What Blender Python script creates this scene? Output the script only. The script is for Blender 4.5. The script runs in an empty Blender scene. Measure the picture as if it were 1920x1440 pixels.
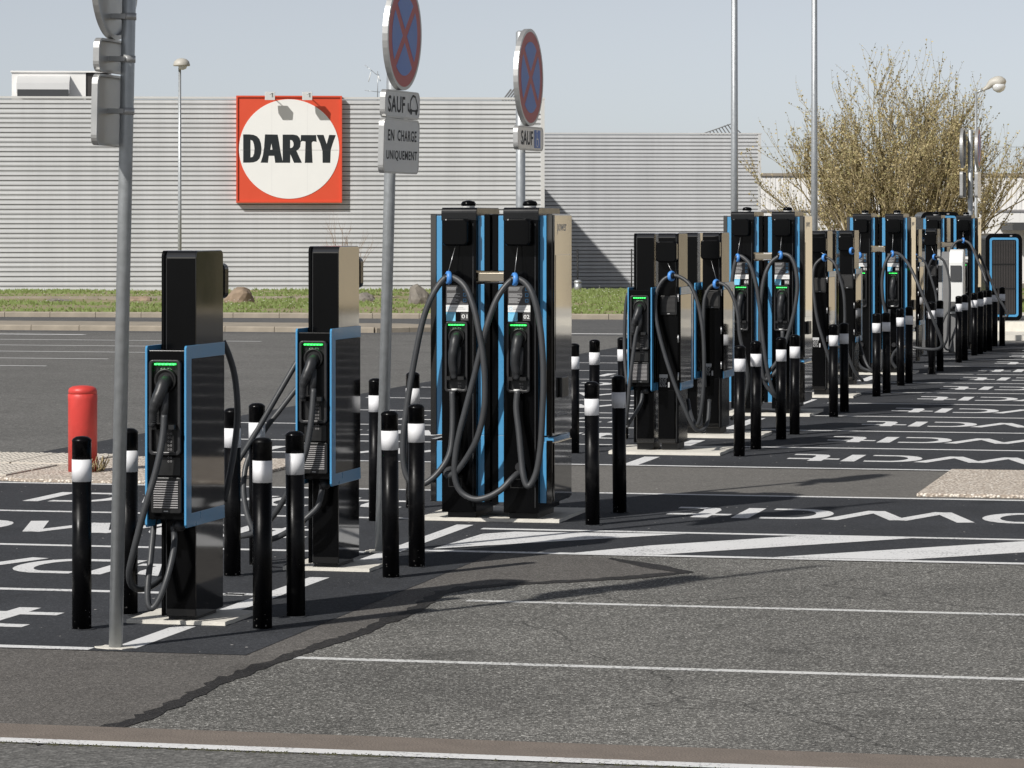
import bpy, bmesh, math, random
from mathutils import Vector, Matrix

sc = bpy.context.scene
R = math.radians
# ------------------------------------------------------------------ camera
HC = 2.1            # eye height
FP, YH = 6400.0, 418.0   # focal length and horizon in photo pixels (1920 wide)
cam = bpy.data.objects.new("camera", bpy.data.cameras.new("camera"))
sc.collection.objects.link(cam)
cam.location = (0, 0, HC)
cam.rotation_euler = (R(90), 0, 0)
cam.data.sensor_fit = 'HORIZONTAL'
cam.data.sensor_width = 36.0
cam.data.lens = 120.0
cam.data.shift_y = -(720 - YH) / 1920.0
cam.data.clip_start = 0.1
cam.data.clip_end = 6000
sc.camera = cam
# ------------------------------------------------------------------ world, sun, exposure
SUN_EL = 38.5
SUN_H = Vector((0.676, 0.737, 0)).normalized()     # the way the light travels over the ground
w = bpy.data.worlds.new("World"); sc.world = w; w.use_nodes = True
nt = w.node_tree
sky = nt.nodes.new("ShaderNodeTexSky"); sky.sky_type = 'NISHITA'; sky.sun_disc = False
sky.sun_elevation = R(SUN_EL)
sky.sun_rotation = math.atan2(-SUN_H.x, -SUN_H.y)
sky.air_density = 0.53; sky.dust_density = 0.40; sky.ozone_density = 2.0; sky.altitude = 0
bg = nt.nodes["Background"]; bg.inputs[1].default_value = 0.067
hz = nt.nodes.new("ShaderNodeHueSaturation"); hz.inputs["Saturation"].default_value = 0.33   # thin spring haze
nt.links.new(sky.outputs[0], hz.inputs["Color"]); nt.links.new(hz.outputs[0], bg.inputs[0])
sl = bpy.data.lights.new("sun", 'SUN'); sl.energy = 3.3; sl.angle = R(0.9); sl.color = (1.0, 0.965, 0.915)
sun = bpy.data.objects.new("sun", sl); sc.collection.objects.link(sun)
ce = math.cos(R(SUN_EL))
sun.rotation_euler = Vector((SUN_H.x*ce, SUN_H.y*ce, -math.sin(R(SUN_EL)))).to_track_quat('-Z', 'Y').to_euler()
sun.location = (-20, -15, 25)
sc.view_settings.view_transform = 'Standard'
sc.view_settings.look = 'None'
sc.view_settings.exposure = 0.45
sc.view_settings.gamma = 1.0
sc.view_settings.use_curve_mapping = False
sc.cycles.use_denoising = True
sc.cycles.max_bounces = 6

# ------------------------------------------------------------------ layout frame: s runs along the charger row, t across it
AZ = R(13.0); SA, CA = math.sin(AZ), math.cos(AZ)
def W(s, t, z=0.0): return Vector((s*SA + t*CA, s*CA - t*SA, z))
def ST(x, y): return (x*SA + y*CA, x*CA - y*SA)
def G(px, py, z=0.0):                        # a photo pixel on the level z
    d = FP*(HC - z)/(py - YH); return Vector(((px - 960)/FP*d, d, z))
def onplane(px, py, s):                      # a photo pixel on the upright plane across the row at s -> (t, z)
    k = (px - 960)/FP
    t = (k*s*CA - s*SA)/(CA + k*SA)
    d = s*CA - t*SA
    return t, HC - (py - YH)*d/FP
def ondepth(px, py, d): return Vector(((px - 960)/FP*d, d, HC - (py - YH)*d/FP))

rnd = random.Random(7)
# ------------------------------------------------------------------ helpers: meshes
class MB:
    def __init__(s): s.v = []; s.f = []; s.sm = []
    def add(s, vs, fs, smooth=False):
        o = len(s.v); s.v += [tuple(v) for v in vs]
        for f in fs: s.f.append(tuple(i + o for i in f)); s.sm.append(smooth)
        return s
    def box(s, x0, x1, y0, y1, z0, z1):
        vs = [(x, y, z) for z in (z0, z1) for y in (y0, y1) for x in (x0, x1)]
        return s.add(vs, [(0,2,3,1),(4,5,7,6),(0,1,5,4),(2,6,7,3),(0,4,6,2),(1,3,7,5)])
    def prism(s, pts, ax, a0, a1, smooth=False):
        n = len(pts)
        def m(p, a): return {'x': (a, p[0], p[1]), 'y': (p[0], a, p[1]), 'z': (p[0], p[1], a)}[ax]
        vs = [m(p, a0) for p in pts] + [m(p, a1) for p in pts]
        s.add(vs, [tuple(range(n)), tuple(range(2*n-1, n-1, -1))])
        s.f += [(len(s.v)-2*n+i, len(s.v)-2*n+(i+1) % n, len(s.v)-n+(i+1) % n, len(s.v)-n+i) for i in range(n)]
        s.sm += [smooth]*n
        return s
    def frame(s, outer, inner, ax, a0, a1):
        n = len(outer)
        def m(p, a): return {'x': (a, p[0], p[1]), 'y': (p[0], a, p[1]), 'z': (p[0], p[1], a)}[ax]
        vs = [m(p, a0) for p in outer] + [m(p, a0) for p in inner] + [m(p, a1) for p in outer] + [m(p, a1) for p in inner]
        fs = []
        for i in range(n):
            j = (i+1) % n
            fs += [(i, j, n+j, n+i), (2*n+j, 2*n+i, 3*n+i, 3*n+j), (j, i, 2*n+i, 2*n+j), (n+i, n+j, 3*n+j, 3*n+i)]
        return s.add(vs, fs)
    def lathe(s, prof, c=(0, 0, 0), n=20, ax='z', smooth=True):
        vs = []
        for r, h in prof:
            for k in range(n):
                a = 2*math.pi*k/n; x, y = r*math.cos(a), r*math.sin(a)
                p = {'z': (x, y, h), 'y': (x, h, y), 'x': (h, x, y)}[ax]
                vs.append((p[0]+c[0], p[1]+c[1], p[2]+c[2]))
        m = len(prof)
        fs = [(i*n+k, i*n+(k+1) % n, (i+1)*n+(k+1) % n, (i+1)*n+k) for i in range(m-1) for k in range(n)]
        s.add(vs, fs, smooth)
        o = len(s.v) - len(vs)
        s.f += [tuple(o+k for k in range(n)), tuple(o+(m-1)*n+k for k in range(n-1, -1, -1))]; s.sm += [False, False]
        return s
    def cyl(s, c, r, h0, h1, ax='z', n=16): return s.lathe([(r, h0), (r, h1)], c, n, ax)
    def torus(s, c, R1, r, ax='z', n=24, m=8, sx=1.0):
        vs = []; fs = []
        for i in range(n):
            a = 2*math.pi*i/n
            for j in range(m):
                b = 2*math.pi*j/m; q = R1 + r*math.cos(b); h = r*math.sin(b)*sx
                x, y = q*math.cos(a), q*math.sin(a)
                p = {'z': (x, y, h), 'y': (x, h, y), 'x': (h, x, y)}[ax]
                vs.append((p[0]+c[0], p[1]+c[1], p[2]+c[2]))
                fs.append((i*m+j, ((i+1) % n)*m+j, ((i+1) % n)*m+(j+1) % m, i*m+(j+1) % m))
        return s.add(vs, fs, True)
    def tube(s, pts, r, n=8, flat=1.0):
        P = [Vector(p) for p in pts]; k = len(P)
        rr = r if isinstance(r, (list, tuple)) else [r]*k
        up = Vector((0.13, 0.97, 0.21)).normalized(); vs = []
        for i in range(k):
            d = (P[min(i+1, k-1)] - P[max(i-1, 0)]); d = d.normalized() if d.length > 1e-9 else Vector((0, 0, 1))
            a = up - d*up.dot(d)
            a = a.normalized() if a.length > 1e-4 else d.orthogonal().normalized()
            b = d.cross(a); up = a
            for j in range(n):
                q = 2*math.pi*j/n
                vs.append(P[i] + (a*math.cos(q)*flat + b*math.sin(q))*rr[i])
        fs = [(i*n+j, i*n+(j+1) % n, (i+1)*n+(j+1) % n, (i+1)*n+j) for i in range(k-1) for j in range(n)]
        s.add(vs, fs, True)
        o = len(s.v) - len(vs)
        s.f += [tuple(o+j for j in range(n)), tuple(o+(k-1)*n+j for j in range(n-1, -1, -1))]; s.sm += [False, False]
        return s
    def mesh(s, name, recalc=True):
        me = bpy.data.meshes.new(name); me.from_pydata(s.v, [], s.f); me.update()
        me.polygons.foreach_set("use_smooth", s.sm)
        if recalc and len(s.f) < 60000:
            b = bmesh.new(); b.from_mesh(me); bmesh.ops.recalc_face_normals(b, faces=b.faces); b.to_mesh(me); b.free()
        return me
def rrect(x0, x1, z0, z1, r, n=4):
    out = []
    for cx, cz, a0 in ((x1-r, z1-r, 0), (x0+r, z1-r, 90), (x0+r, z0+r, 180), (x1-r, z0+r, 270)):
        for k in range(n+1):
            a = R(a0 + 90*k/n); out.append((cx + r*math.cos(a), cz + r*math.sin(a)))
    return out
def smooth_path(P, sub=6):
    P = [Vector(p) for p in P]; out = []
    Q = [P[0]*2 - P[1]] + P + [P[-1]*2 - P[-2]]
    for i in range(1, len(Q)-2):
        a, b, c, d = Q[i-1:i+3]
        for k in range(sub):
            t = k/sub
            out.append(0.5*((2*b) + (c-a)*t + (2*a-5*b+4*c-d)*t*t + (3*b-a-3*c+d)*t**3))
    out.append(P[-1]); return out
def fill2d(loops):                             # outlines with holes -> flat triangles in (x, y)
    b = bmesh.new(); ed = []
    for L in loops:
        vs = [b.verts.new((x, y, 0)) for x, y in L]
        ed += [b.edges.new((vs[i], vs[(i+1) % len(vs)])) for i in range(len(vs))]
    bmesh.ops.triangle_fill(b, use_beauty=True, use_dissolve=False, edges=ed, normal=(0, 0, 1))
    b.verts.index_update()
    V = [tuple(v.co) for v in b.verts]; F = [tuple(v.index for v in f.verts) for f in b.faces]; b.free(); return V, F
def text2d(body, size=1.0, bold=0.0, space=1.0):
    cu = bpy.data.curves.new("t", 'FONT'); cu.body = body; cu.size = size; cu.offset = bold
    cu.align_x = 'CENTER'; cu.align_y = 'CENTER'; cu.space_character = space; cu.resolution_u = 3
    o = bpy.data.objects.new("t", cu); sc.collection.objects.link(o)
    dg = bpy.context.evaluated_depsgraph_get(); me = bpy.data.meshes.new_from_object(o.evaluated_get(dg))
    V = [tuple(v.co) for v in me.vertices]; F = [tuple(p.vertices) for p in me.polygons]
    bpy.data.objects.remove(o); bpy.data.curves.remove(cu); bpy.data.meshes.remove(me)
    return V, F
def fit(V, w=None, h=None):
    x0 = min(v[0] for v in V); x1 = max(v[0] for v in V); y0 = min(v[1] for v in V); y1 = max(v[1] for v in V)
    fx = w/(x1-x0) if w else (h/(y1-y0)); fy = h/(y1-y0) if h else fx
    return [((v[0]-(x0+x1)/2)*fx, (v[1]-(y0+y1)/2)*fy) for v in V]
CACHE = {}
def M_(key, fn):
    if key not in CACHE:
        b = MB(); fn(b); CACHE[key] = b.mesh(key)
    return CACHE[key]
def put(name, me, mat, parent=None, loc=(0, 0, 0), rot=(0, 0, 0), bevel=0.0):
    if isinstance(me, MB): me = me.mesh(name)
    if mat and not me.materials: me.materials.append(mat)
    o = bpy.data.objects.new(name, me); sc.collection.objects.link(o)
    o.parent = parent; o.location = loc; o.rotation_euler = rot
    if bevel:
        m = o.modifiers.new("soft_edge", 'BEVEL'); m.width = bevel; m.segments = 2; m.limit_method = 'ANGLE'; m.angle_limit = R(40)
    return o
def part(parent, name, key, mat, fn, loc=(0, 0, 0), rot=(0, 0, 0), bevel=0.0):
    return put(name, M_(key, fn), mat, parent, loc, rot, bevel)
def tag(o, label, cat, group=None):
    o["label"] = label; o["category"] = cat
    if group: o["group"] = group
    return o
def thing(name, label, cat, loc=(0, 0, 0), rz=0.0, group=None):
    o = bpy.data.objects.new(name, None); sc.collection.objects.link(o)
    o.empty_display_size = 0.2; o.location = loc; o.rotation_euler = (0, 0, rz)
    return tag(o, label, cat, group)
def structure(o, kind="structure"): o["kind"] = kind; return o

# ------------------------------------------------------------------ helpers: materials
def newmat(name):
    m = bpy.data.materials.new(name); m.use_nodes = True
    return m, m.node_tree, m.node_tree.nodes["Principled BSDF"]
def node(nt, t, **k):
    n = nt.nodes.new(t)
    for a, b in k.items(): setattr(n, a, b)
    return n
def col4(c): return (c[0], c[1], c[2], 1)
def plain(name, c, rough=0.5, metal=0.0, var=0.12, scale=14.0, bump=0.0, bscale=60.0, spec=0.5, coat=0.0, rvar=0.08):
    m, nt, b = newmat(name)
    tc = node(nt, "ShaderNodeTexCoord")
    n1 = node(nt, "ShaderNodeTexNoise"); n1.inputs["Scale"].default_value = scale; n1.inputs["Detail"].default_value = 5
    nt.links.new(tc.outputs["Object"], n1.inputs["Vector"])
    mx = node(nt, "ShaderNodeMix", data_type='RGBA')
    mx.inputs[6].default_value = col4([x*(1-var) for x in c]); mx.inputs[7].default_value = col4([min(1, x*(1+var)) for x in c])
    nt.links.new(n1.outputs["Fac"], mx.inputs[0]); nt.links.new(mx.outputs[2], b.inputs["Base Color"])
    mr = node(nt, "ShaderNodeMapRange"); mr.inputs[3].default_value = max(0.01, rough-rvar); mr.inputs[4].default_value = min(1, rough+rvar)
    nt.links.new(n1.outputs["Fac"], mr.inputs[0]); nt.links.new(mr.outputs[0], b.inputs["Roughness"])
    b.inputs["Metallic"].default_value = metal
    b.inputs["Specular IOR Level"].default_value = spec
    b.inputs["Coat Weight"].default_value = coat; b.inputs["Coat Roughness"].default_value = 0.05
    if bump:
        n2 = node(nt, "ShaderNodeTexNoise"); n2.inputs["Scale"].default_value = bscale; n2.inputs["Detail"].default_value = 4
        nt.links.new(tc.outputs["Object"], n2.inputs["Vector"])
        bp = node(nt, "ShaderNodeBump"); bp.inputs["Strength"].default_value = bump; bp.inputs["Distance"].default_value = 0.01
        nt.links.new(n2.outputs["Fac"], bp.inputs["Height"]); nt.links.new(bp.outputs[0], b.inputs["Normal"])
    return m
def ramp(nt, stops):
    r = node(nt, "ShaderNodeValToRGB"); e = r.color_ramp.elements
    while len(e) < len(stops): e.new(0.5)
    for q, (p, c) in zip(e, stops): q.position = p; q.color = col4(c)
    return r
def asphalt(name, dark, mid, light, agg=75.0, speck=0.05, rough=0.85, blot=0.35, bump=0.6, crack=0.0):
    m, nt, b = newmat(name); L = nt.links.new
    tc = node(nt, "ShaderNodeTexCoord")
    v = node(nt, "ShaderNodeTexVoronoi"); v.inputs["Scale"].default_value = agg; L(tc.outputs["Object"], v.inputs["Vector"])
    sp = node(nt, "ShaderNodeSeparateColor"); L(v.outputs["Color"], sp.inputs[0])
    rp = ramp(nt, [(0.0, dark), (0.40, [x*0.85 for x in mid]), (0.8, [x*1.12 for x in mid]), (1.0, light)]); L(sp.outputs[0], rp.inputs[0])
    n = node(nt, "ShaderNodeTexNoise"); n.inputs["Scale"].default_value = 0.55; n.inputs["Detail"].default_value = 7; n.inputs["Roughness"].default_value = 0.62
    L(tc.outputs["Object"], n.inputs["Vector"])
    mr = node(nt, "ShaderNodeMapRange"); mr.inputs[1].default_value = 0.3; mr.inputs[2].default_value = 0.7; mr.inputs[3].default_value = 1-blot; mr.inputs[4].default_value = 1+blot
    L(n.outputs["Fac"], mr.inputs[0])
    # oil drips and dark tyre-worn patches, then a few hairline cracks
    ns = node(nt, "ShaderNodeTexNoise"); ns.inputs["Scale"].default_value = 1.9; ns.inputs["Detail"].default_value = 5; L(tc.outputs["Object"], ns.inputs["Vector"])
    ms = node(nt, "ShaderNodeMapRange"); ms.inputs[1].default_value = 0.60; ms.inputs[2].default_value = 0.74; ms.inputs[3].default_value = 1.0; ms.inputs[4].default_value = 0.72; L(ns.outputs["Fac"], ms.inputs[0])
    mm = node(nt, "ShaderNodeMath", operation='MULTIPLY'); L(mr.outputs[0], mm.inputs[0]); L(ms.outputs[0], mm.inputs[1])
    if crack:
        nd = node(nt, "ShaderNodeTexNoise"); nd.inputs["Scale"].default_value = 1.2; nd.inputs["Detail"].default_value = 4; L(tc.outputs["Object"], nd.inputs["Vector"])
        av = node(nt, "ShaderNodeVectorMath", operation='MULTIPLY_ADD'); L(nd.outputs["Color"], av.inputs[0]); av.inputs[1].default_value = (0.7, 0.7, 0.7); L(tc.outputs["Object"], av.inputs[2])
        vc = node(nt, "ShaderNodeTexVoronoi", feature='DISTANCE_TO_EDGE'); vc.inputs["Scale"].default_value = 0.33; L(av.outputs[0], vc.inputs["Vector"])
        mc = node(nt, "ShaderNodeMapRange"); mc.inputs[1].default_value = crack*0.4; mc.inputs[2].default_value = crack; mc.inputs[3].default_value = 0.55; mc.inputs[4].default_value = 1.0; L(vc.outputs["Distance"], mc.inputs[0])
        m3 = node(nt, "ShaderNodeMath", operation='MULTIPLY'); L(mm.outputs[0], m3.inputs[0]); L(mc.outputs[0], m3.inputs[1]); mm = m3
    vm = node(nt, "ShaderNodeVectorMath", operation='SCALE'); L(rp.outputs[0], vm.inputs[0]); L(mm.outputs[0], vm.inputs["Scale"])
    # loose pale grit
    v2 = node(nt, "ShaderNodeTexVoronoi"); v2.inputs["Scale"].default_value = 11.0; v2.inputs["Randomness"].default_value = 1.0; L(tc.outputs["Object"], v2.inputs["Vector"])
    s2 = node(nt, "ShaderNodeSeparateColor"); L(v2.outputs["Color"], s2.inputs[0])
    lt = node(nt, "ShaderNodeMath", operation='LESS_THAN'); L(v2.outputs["Distance"], lt.inputs[0]); lt.inputs[1].default_value = 0.085
    gt = node(nt, "ShaderNodeMath", operation='LESS_THAN'); L(s2.outputs[1], gt.inputs[0]); gt.inputs[1].default_value = speck
    mu = node(nt, "ShaderNodeMath", operation='MULTIPLY'); L(lt.outputs[0], mu.inputs[0]); L(gt.outputs[0], mu.inputs[1])
    mx = node(nt, "ShaderNodeMix", data_type='RGBA'); L(mu.outputs[0], mx.inputs[0]); L(vm.outputs[0], mx.inputs[6]); mx.inputs[7].default_value = (0.55, 0.53, 0.5, 1)
    L(mx.outputs[2], b.inputs["Base Color"]); b.inputs["Roughness"].default_value = rough; b.inputs["Specular IOR Level"].default_value = 0.3
    bp = node(nt, "ShaderNodeBump"); bp.inputs["Strength"].default_value = bump; bp.inputs["Distance"].default_value = 0.006
    L(v.outputs["Distance"], bp.inputs["Height"]); L(bp.outputs[0], b.inputs["Normal"])
    return m
def paint(name, c, under, wear=0.42, soft=0.06, scale=45.0, big=2.0):
    m, nt, b = newmat(name); L = nt.links.new
    tc = node(nt, "ShaderNodeTexCoord")
    n = node(nt, "ShaderNodeTexNoise"); n.inputs["Scale"].default_value = scale; n.inputs["Detail"].default_value = 4; L(tc.outputs["Object"], n.inputs["Vector"])
    n2 = node(nt, "ShaderNodeTexNoise"); n2.inputs["Scale"].default_value = big; n2.inputs["Detail"].default_value = 3; L(tc.outputs["Object"], n2.inputs["Vector"])
    ad = node(nt, "ShaderNodeMath", operation='MULTIPLY_ADD'); L(n2.outputs["Fac"], ad.inputs[0]); ad.inputs[1].default_value = 0.35; L(n.outputs["Fac"], ad.inputs[2])
    mr = node(nt, "ShaderNodeMapRange"); mr.inputs[1].default_value = wear; mr.inputs[2].default_value = wear+soft
    L(ad.outputs[0], mr.inputs[0])
    mx = node(nt, "ShaderNodeMix", data_type='RGBA'); mx.inputs[6].default_value = col4(under); mx.inputs[7].default_value = col4(c)
    L(mr.outputs[0], mx.inputs[0]); L(mx.outputs[2], b.inputs["Base Color"]); b.inputs["Roughness"].default_value = 0.7
    bp = node(nt, "ShaderNodeBump"); bp.inputs["Strength"].default_value = 0.3; bp.inputs["Distance"].default_value = 0.004
    L(n.outputs["Fac"], bp.inputs["Height"]); L(bp.outputs[0], b.inputs["Normal"])
    return m
def pebbles(name, cols, scale=38.0):
    m, nt, b = newmat(name); L = nt.links.new
    tc = node(nt, "ShaderNodeTexCoord")
    v = node(nt, "ShaderNodeTexVoronoi"); v.inputs["Scale"].default_value = scale; L(tc.outputs["Object"], v.inputs["Vector"])
    sp = node(nt, "ShaderNodeSeparateColor"); L(v.outputs["Color"], sp.inputs[0])
    rp = ramp(nt, [(i/(len(cols)-1), c) for i, c in enumerate(cols)]); L(sp.outputs[0], rp.inputs[0])
    ed = node(nt, "ShaderNodeMapRange"); ed.inputs[1].default_value = 0.35; ed.inputs[2].default_value = 0.62; ed.inputs[3].default_value = 0.0; ed.inputs[4].default_value = 1.0
    L(v.outputs["Distance"], ed.inputs[0])
    mx = node(nt, "ShaderNodeMix", data_type='RGBA'); L(ed.outputs[0], mx.inputs[0]); L(rp.outputs[0], mx.inputs[6]); mx.inputs[7].default_value = (0.36, 0.30, 0.245, 1)
    L(mx.outputs[2], b.inputs["Base Color"]); b.inputs["Roughness"].default_value = 0.8
    bp = node(nt, "ShaderNodeBump"); bp.invert = True; bp.inputs["Strength"].default_value = 0.9; bp.inputs["Distance"].default_value = 0.012
    L(v.outputs["Distance"], bp.inputs["Height"]); L(bp.outputs[0], b.inputs["Normal"])
    return m
def emit(name, c, e):
    m, nt, b = newmat(name); b.inputs["Base Color"].default_value = col4(c); b.inputs["Emission Color"].default_value = col4(c); b.inputs["Emission Strength"].default_value = e
    return m

def dusty(name):
    m, nt, b = newmat(name); L = nt.links.new
    tc = node(nt, "ShaderNodeTexCoord"); oi = node(nt, "ShaderNodeObjectInfo")
    ad = node(nt, "ShaderNodeVectorMath", operation='ADD'); sc_ = node(nt, "ShaderNodeVectorMath", operation='SCALE')
    cx = node(nt, "ShaderNodeCombineXYZ"); L(oi.outputs["Random"], cx.inputs[0]); L(oi.outputs["Random"], cx.inputs[2]); L(cx.outputs[0], sc_.inputs[0]); sc_.inputs["Scale"].default_value = 31.0
    L(tc.outputs["Object"], ad.inputs[0]); L(sc_.outputs[0], ad.inputs[1])
    n = node(nt, "ShaderNodeTexNoise"); n.inputs["Scale"].default_value = 7; n.inputs["Detail"].default_value = 8; n.inputs["Roughness"].default_value = 0.7; L(ad.outputs[0], n.inputs["Vector"])
    v = node(nt, "ShaderNodeTexVoronoi"); v.inputs["Scale"].default_value = 55; L(ad.outputs[0], v.inputs["Vector"])
    xyz = node(nt, "ShaderNodeSeparateXYZ"); L(tc.outputs["Object"], xyz.inputs[0])
    ft = node(nt, "ShaderNodeMapRange"); L(xyz.outputs[2], ft.inputs[0]); ft.inputs[1].default_value = 0.0; ft.inputs[2].default_value = 0.16; ft.inputs[3].default_value = 0.30; ft.inputs[4].default_value = 0.03
    lt = node(nt, "ShaderNodeMath", operation='LESS_THAN'); L(v.outputs["Distance"], lt.inputs[0]); L(ft.outputs[0], lt.inputs[1])
    d = node(nt, "ShaderNodeMapRange"); L(n.outputs["Fac"], d.inputs[0]); d.inputs[1].default_value = 0.56; d.inputs[2].default_value = 0.80; d.inputs[4].default_value = 0.55
    mx = node(nt, "ShaderNodeMix", data_type='RGBA'); L(d.outputs[0], mx.inputs[0]); mx.inputs[6].default_value = (0.0025, 0.0025, 0.003, 1); mx.inputs[7].default_value = (0.03, 0.029, 0.028, 1)
    fl = node(nt, "ShaderNodeMath", operation='MULTIPLY'); L(lt.outputs[0], fl.inputs[0]); sp = node(nt, "ShaderNodeSeparateColor"); L(v.outputs["Color"], sp.inputs[0])
    g2 = node(nt, "ShaderNodeMath", operation='GREATER_THAN'); L(sp.outputs[0], g2.inputs[0]); g2.inputs[1].default_value = 0.72; L(g2.outputs[0], fl.inputs[1])
    m2 = node(nt, "ShaderNodeMix", data_type='RGBA'); L(fl.outputs[0], m2.inputs[0]); L(mx.outputs[2], m2.inputs[6]); m2.inputs[7].default_value = (0.22, 0.21, 0.2, 1)
    L(m2.outputs[2], b.inputs["Base Color"])
    ro = node(nt, "ShaderNodeMapRange"); L(n.outputs["Fac"], ro.inputs[0]); ro.inputs[1].default_value = 0.3; ro.inputs[2].default_value = 0.75; ro.inputs[3].default_value = 0.16; ro.inputs[4].default_value = 0.5
    L(ro.outputs[0], b.inputs["Roughness"]); b.inputs["Specular IOR Level"].default_value = 0.14
    return m
def cladding(name, c):
    m, nt, b = newmat(name); L = nt.links.new
    ge = node(nt, "ShaderNodeNewGeometry"); mp = node(nt, "ShaderNodeMapping"); mp.inputs["Scale"].default_value = (2.2, 2.2, 0.10); L(ge.outputs["Position"], mp.inputs["Vector"])
    n = node(nt, "ShaderNodeTexNoise"); n.inputs["Scale"].default_value = 1.0; n.inputs["Detail"].default_value = 6; n.inputs["Roughness"].default_value = 0.6; L(mp.outputs[0], n.inputs["Vector"])
    oi = node(nt, "ShaderNodeObjectInfo")
    a = node(nt, "ShaderNodeMapRange"); a.inputs[1].default_value = 0.35; a.inputs[2].default_value = 0.75; a.inputs[3].default_value = 1.03; a.inputs[4].default_value = 0.88; L(n.outputs["Fac"], a.inputs[0])
    k = node(nt, "ShaderNodeMapRange"); k.inputs[3].default_value = 0.965; k.inputs[4].default_value = 1.03; L(oi.outputs["Random"], k.inputs[0])
    mu = node(nt, "ShaderNodeMath", operation='MULTIPLY'); L(a.outputs[0], mu.inputs[0]); L(k.outputs[0], mu.inputs[1])
    vm = node(nt, "ShaderNodeVectorMath", operation='SCALE'); vm.inputs[0].default_value = c; L(mu.outputs[0], vm.inputs["Scale"])
    L(vm.outputs[0], b.inputs["Base Color"]); b.inputs["Roughness"].default_value = 0.45
    return m
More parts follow.
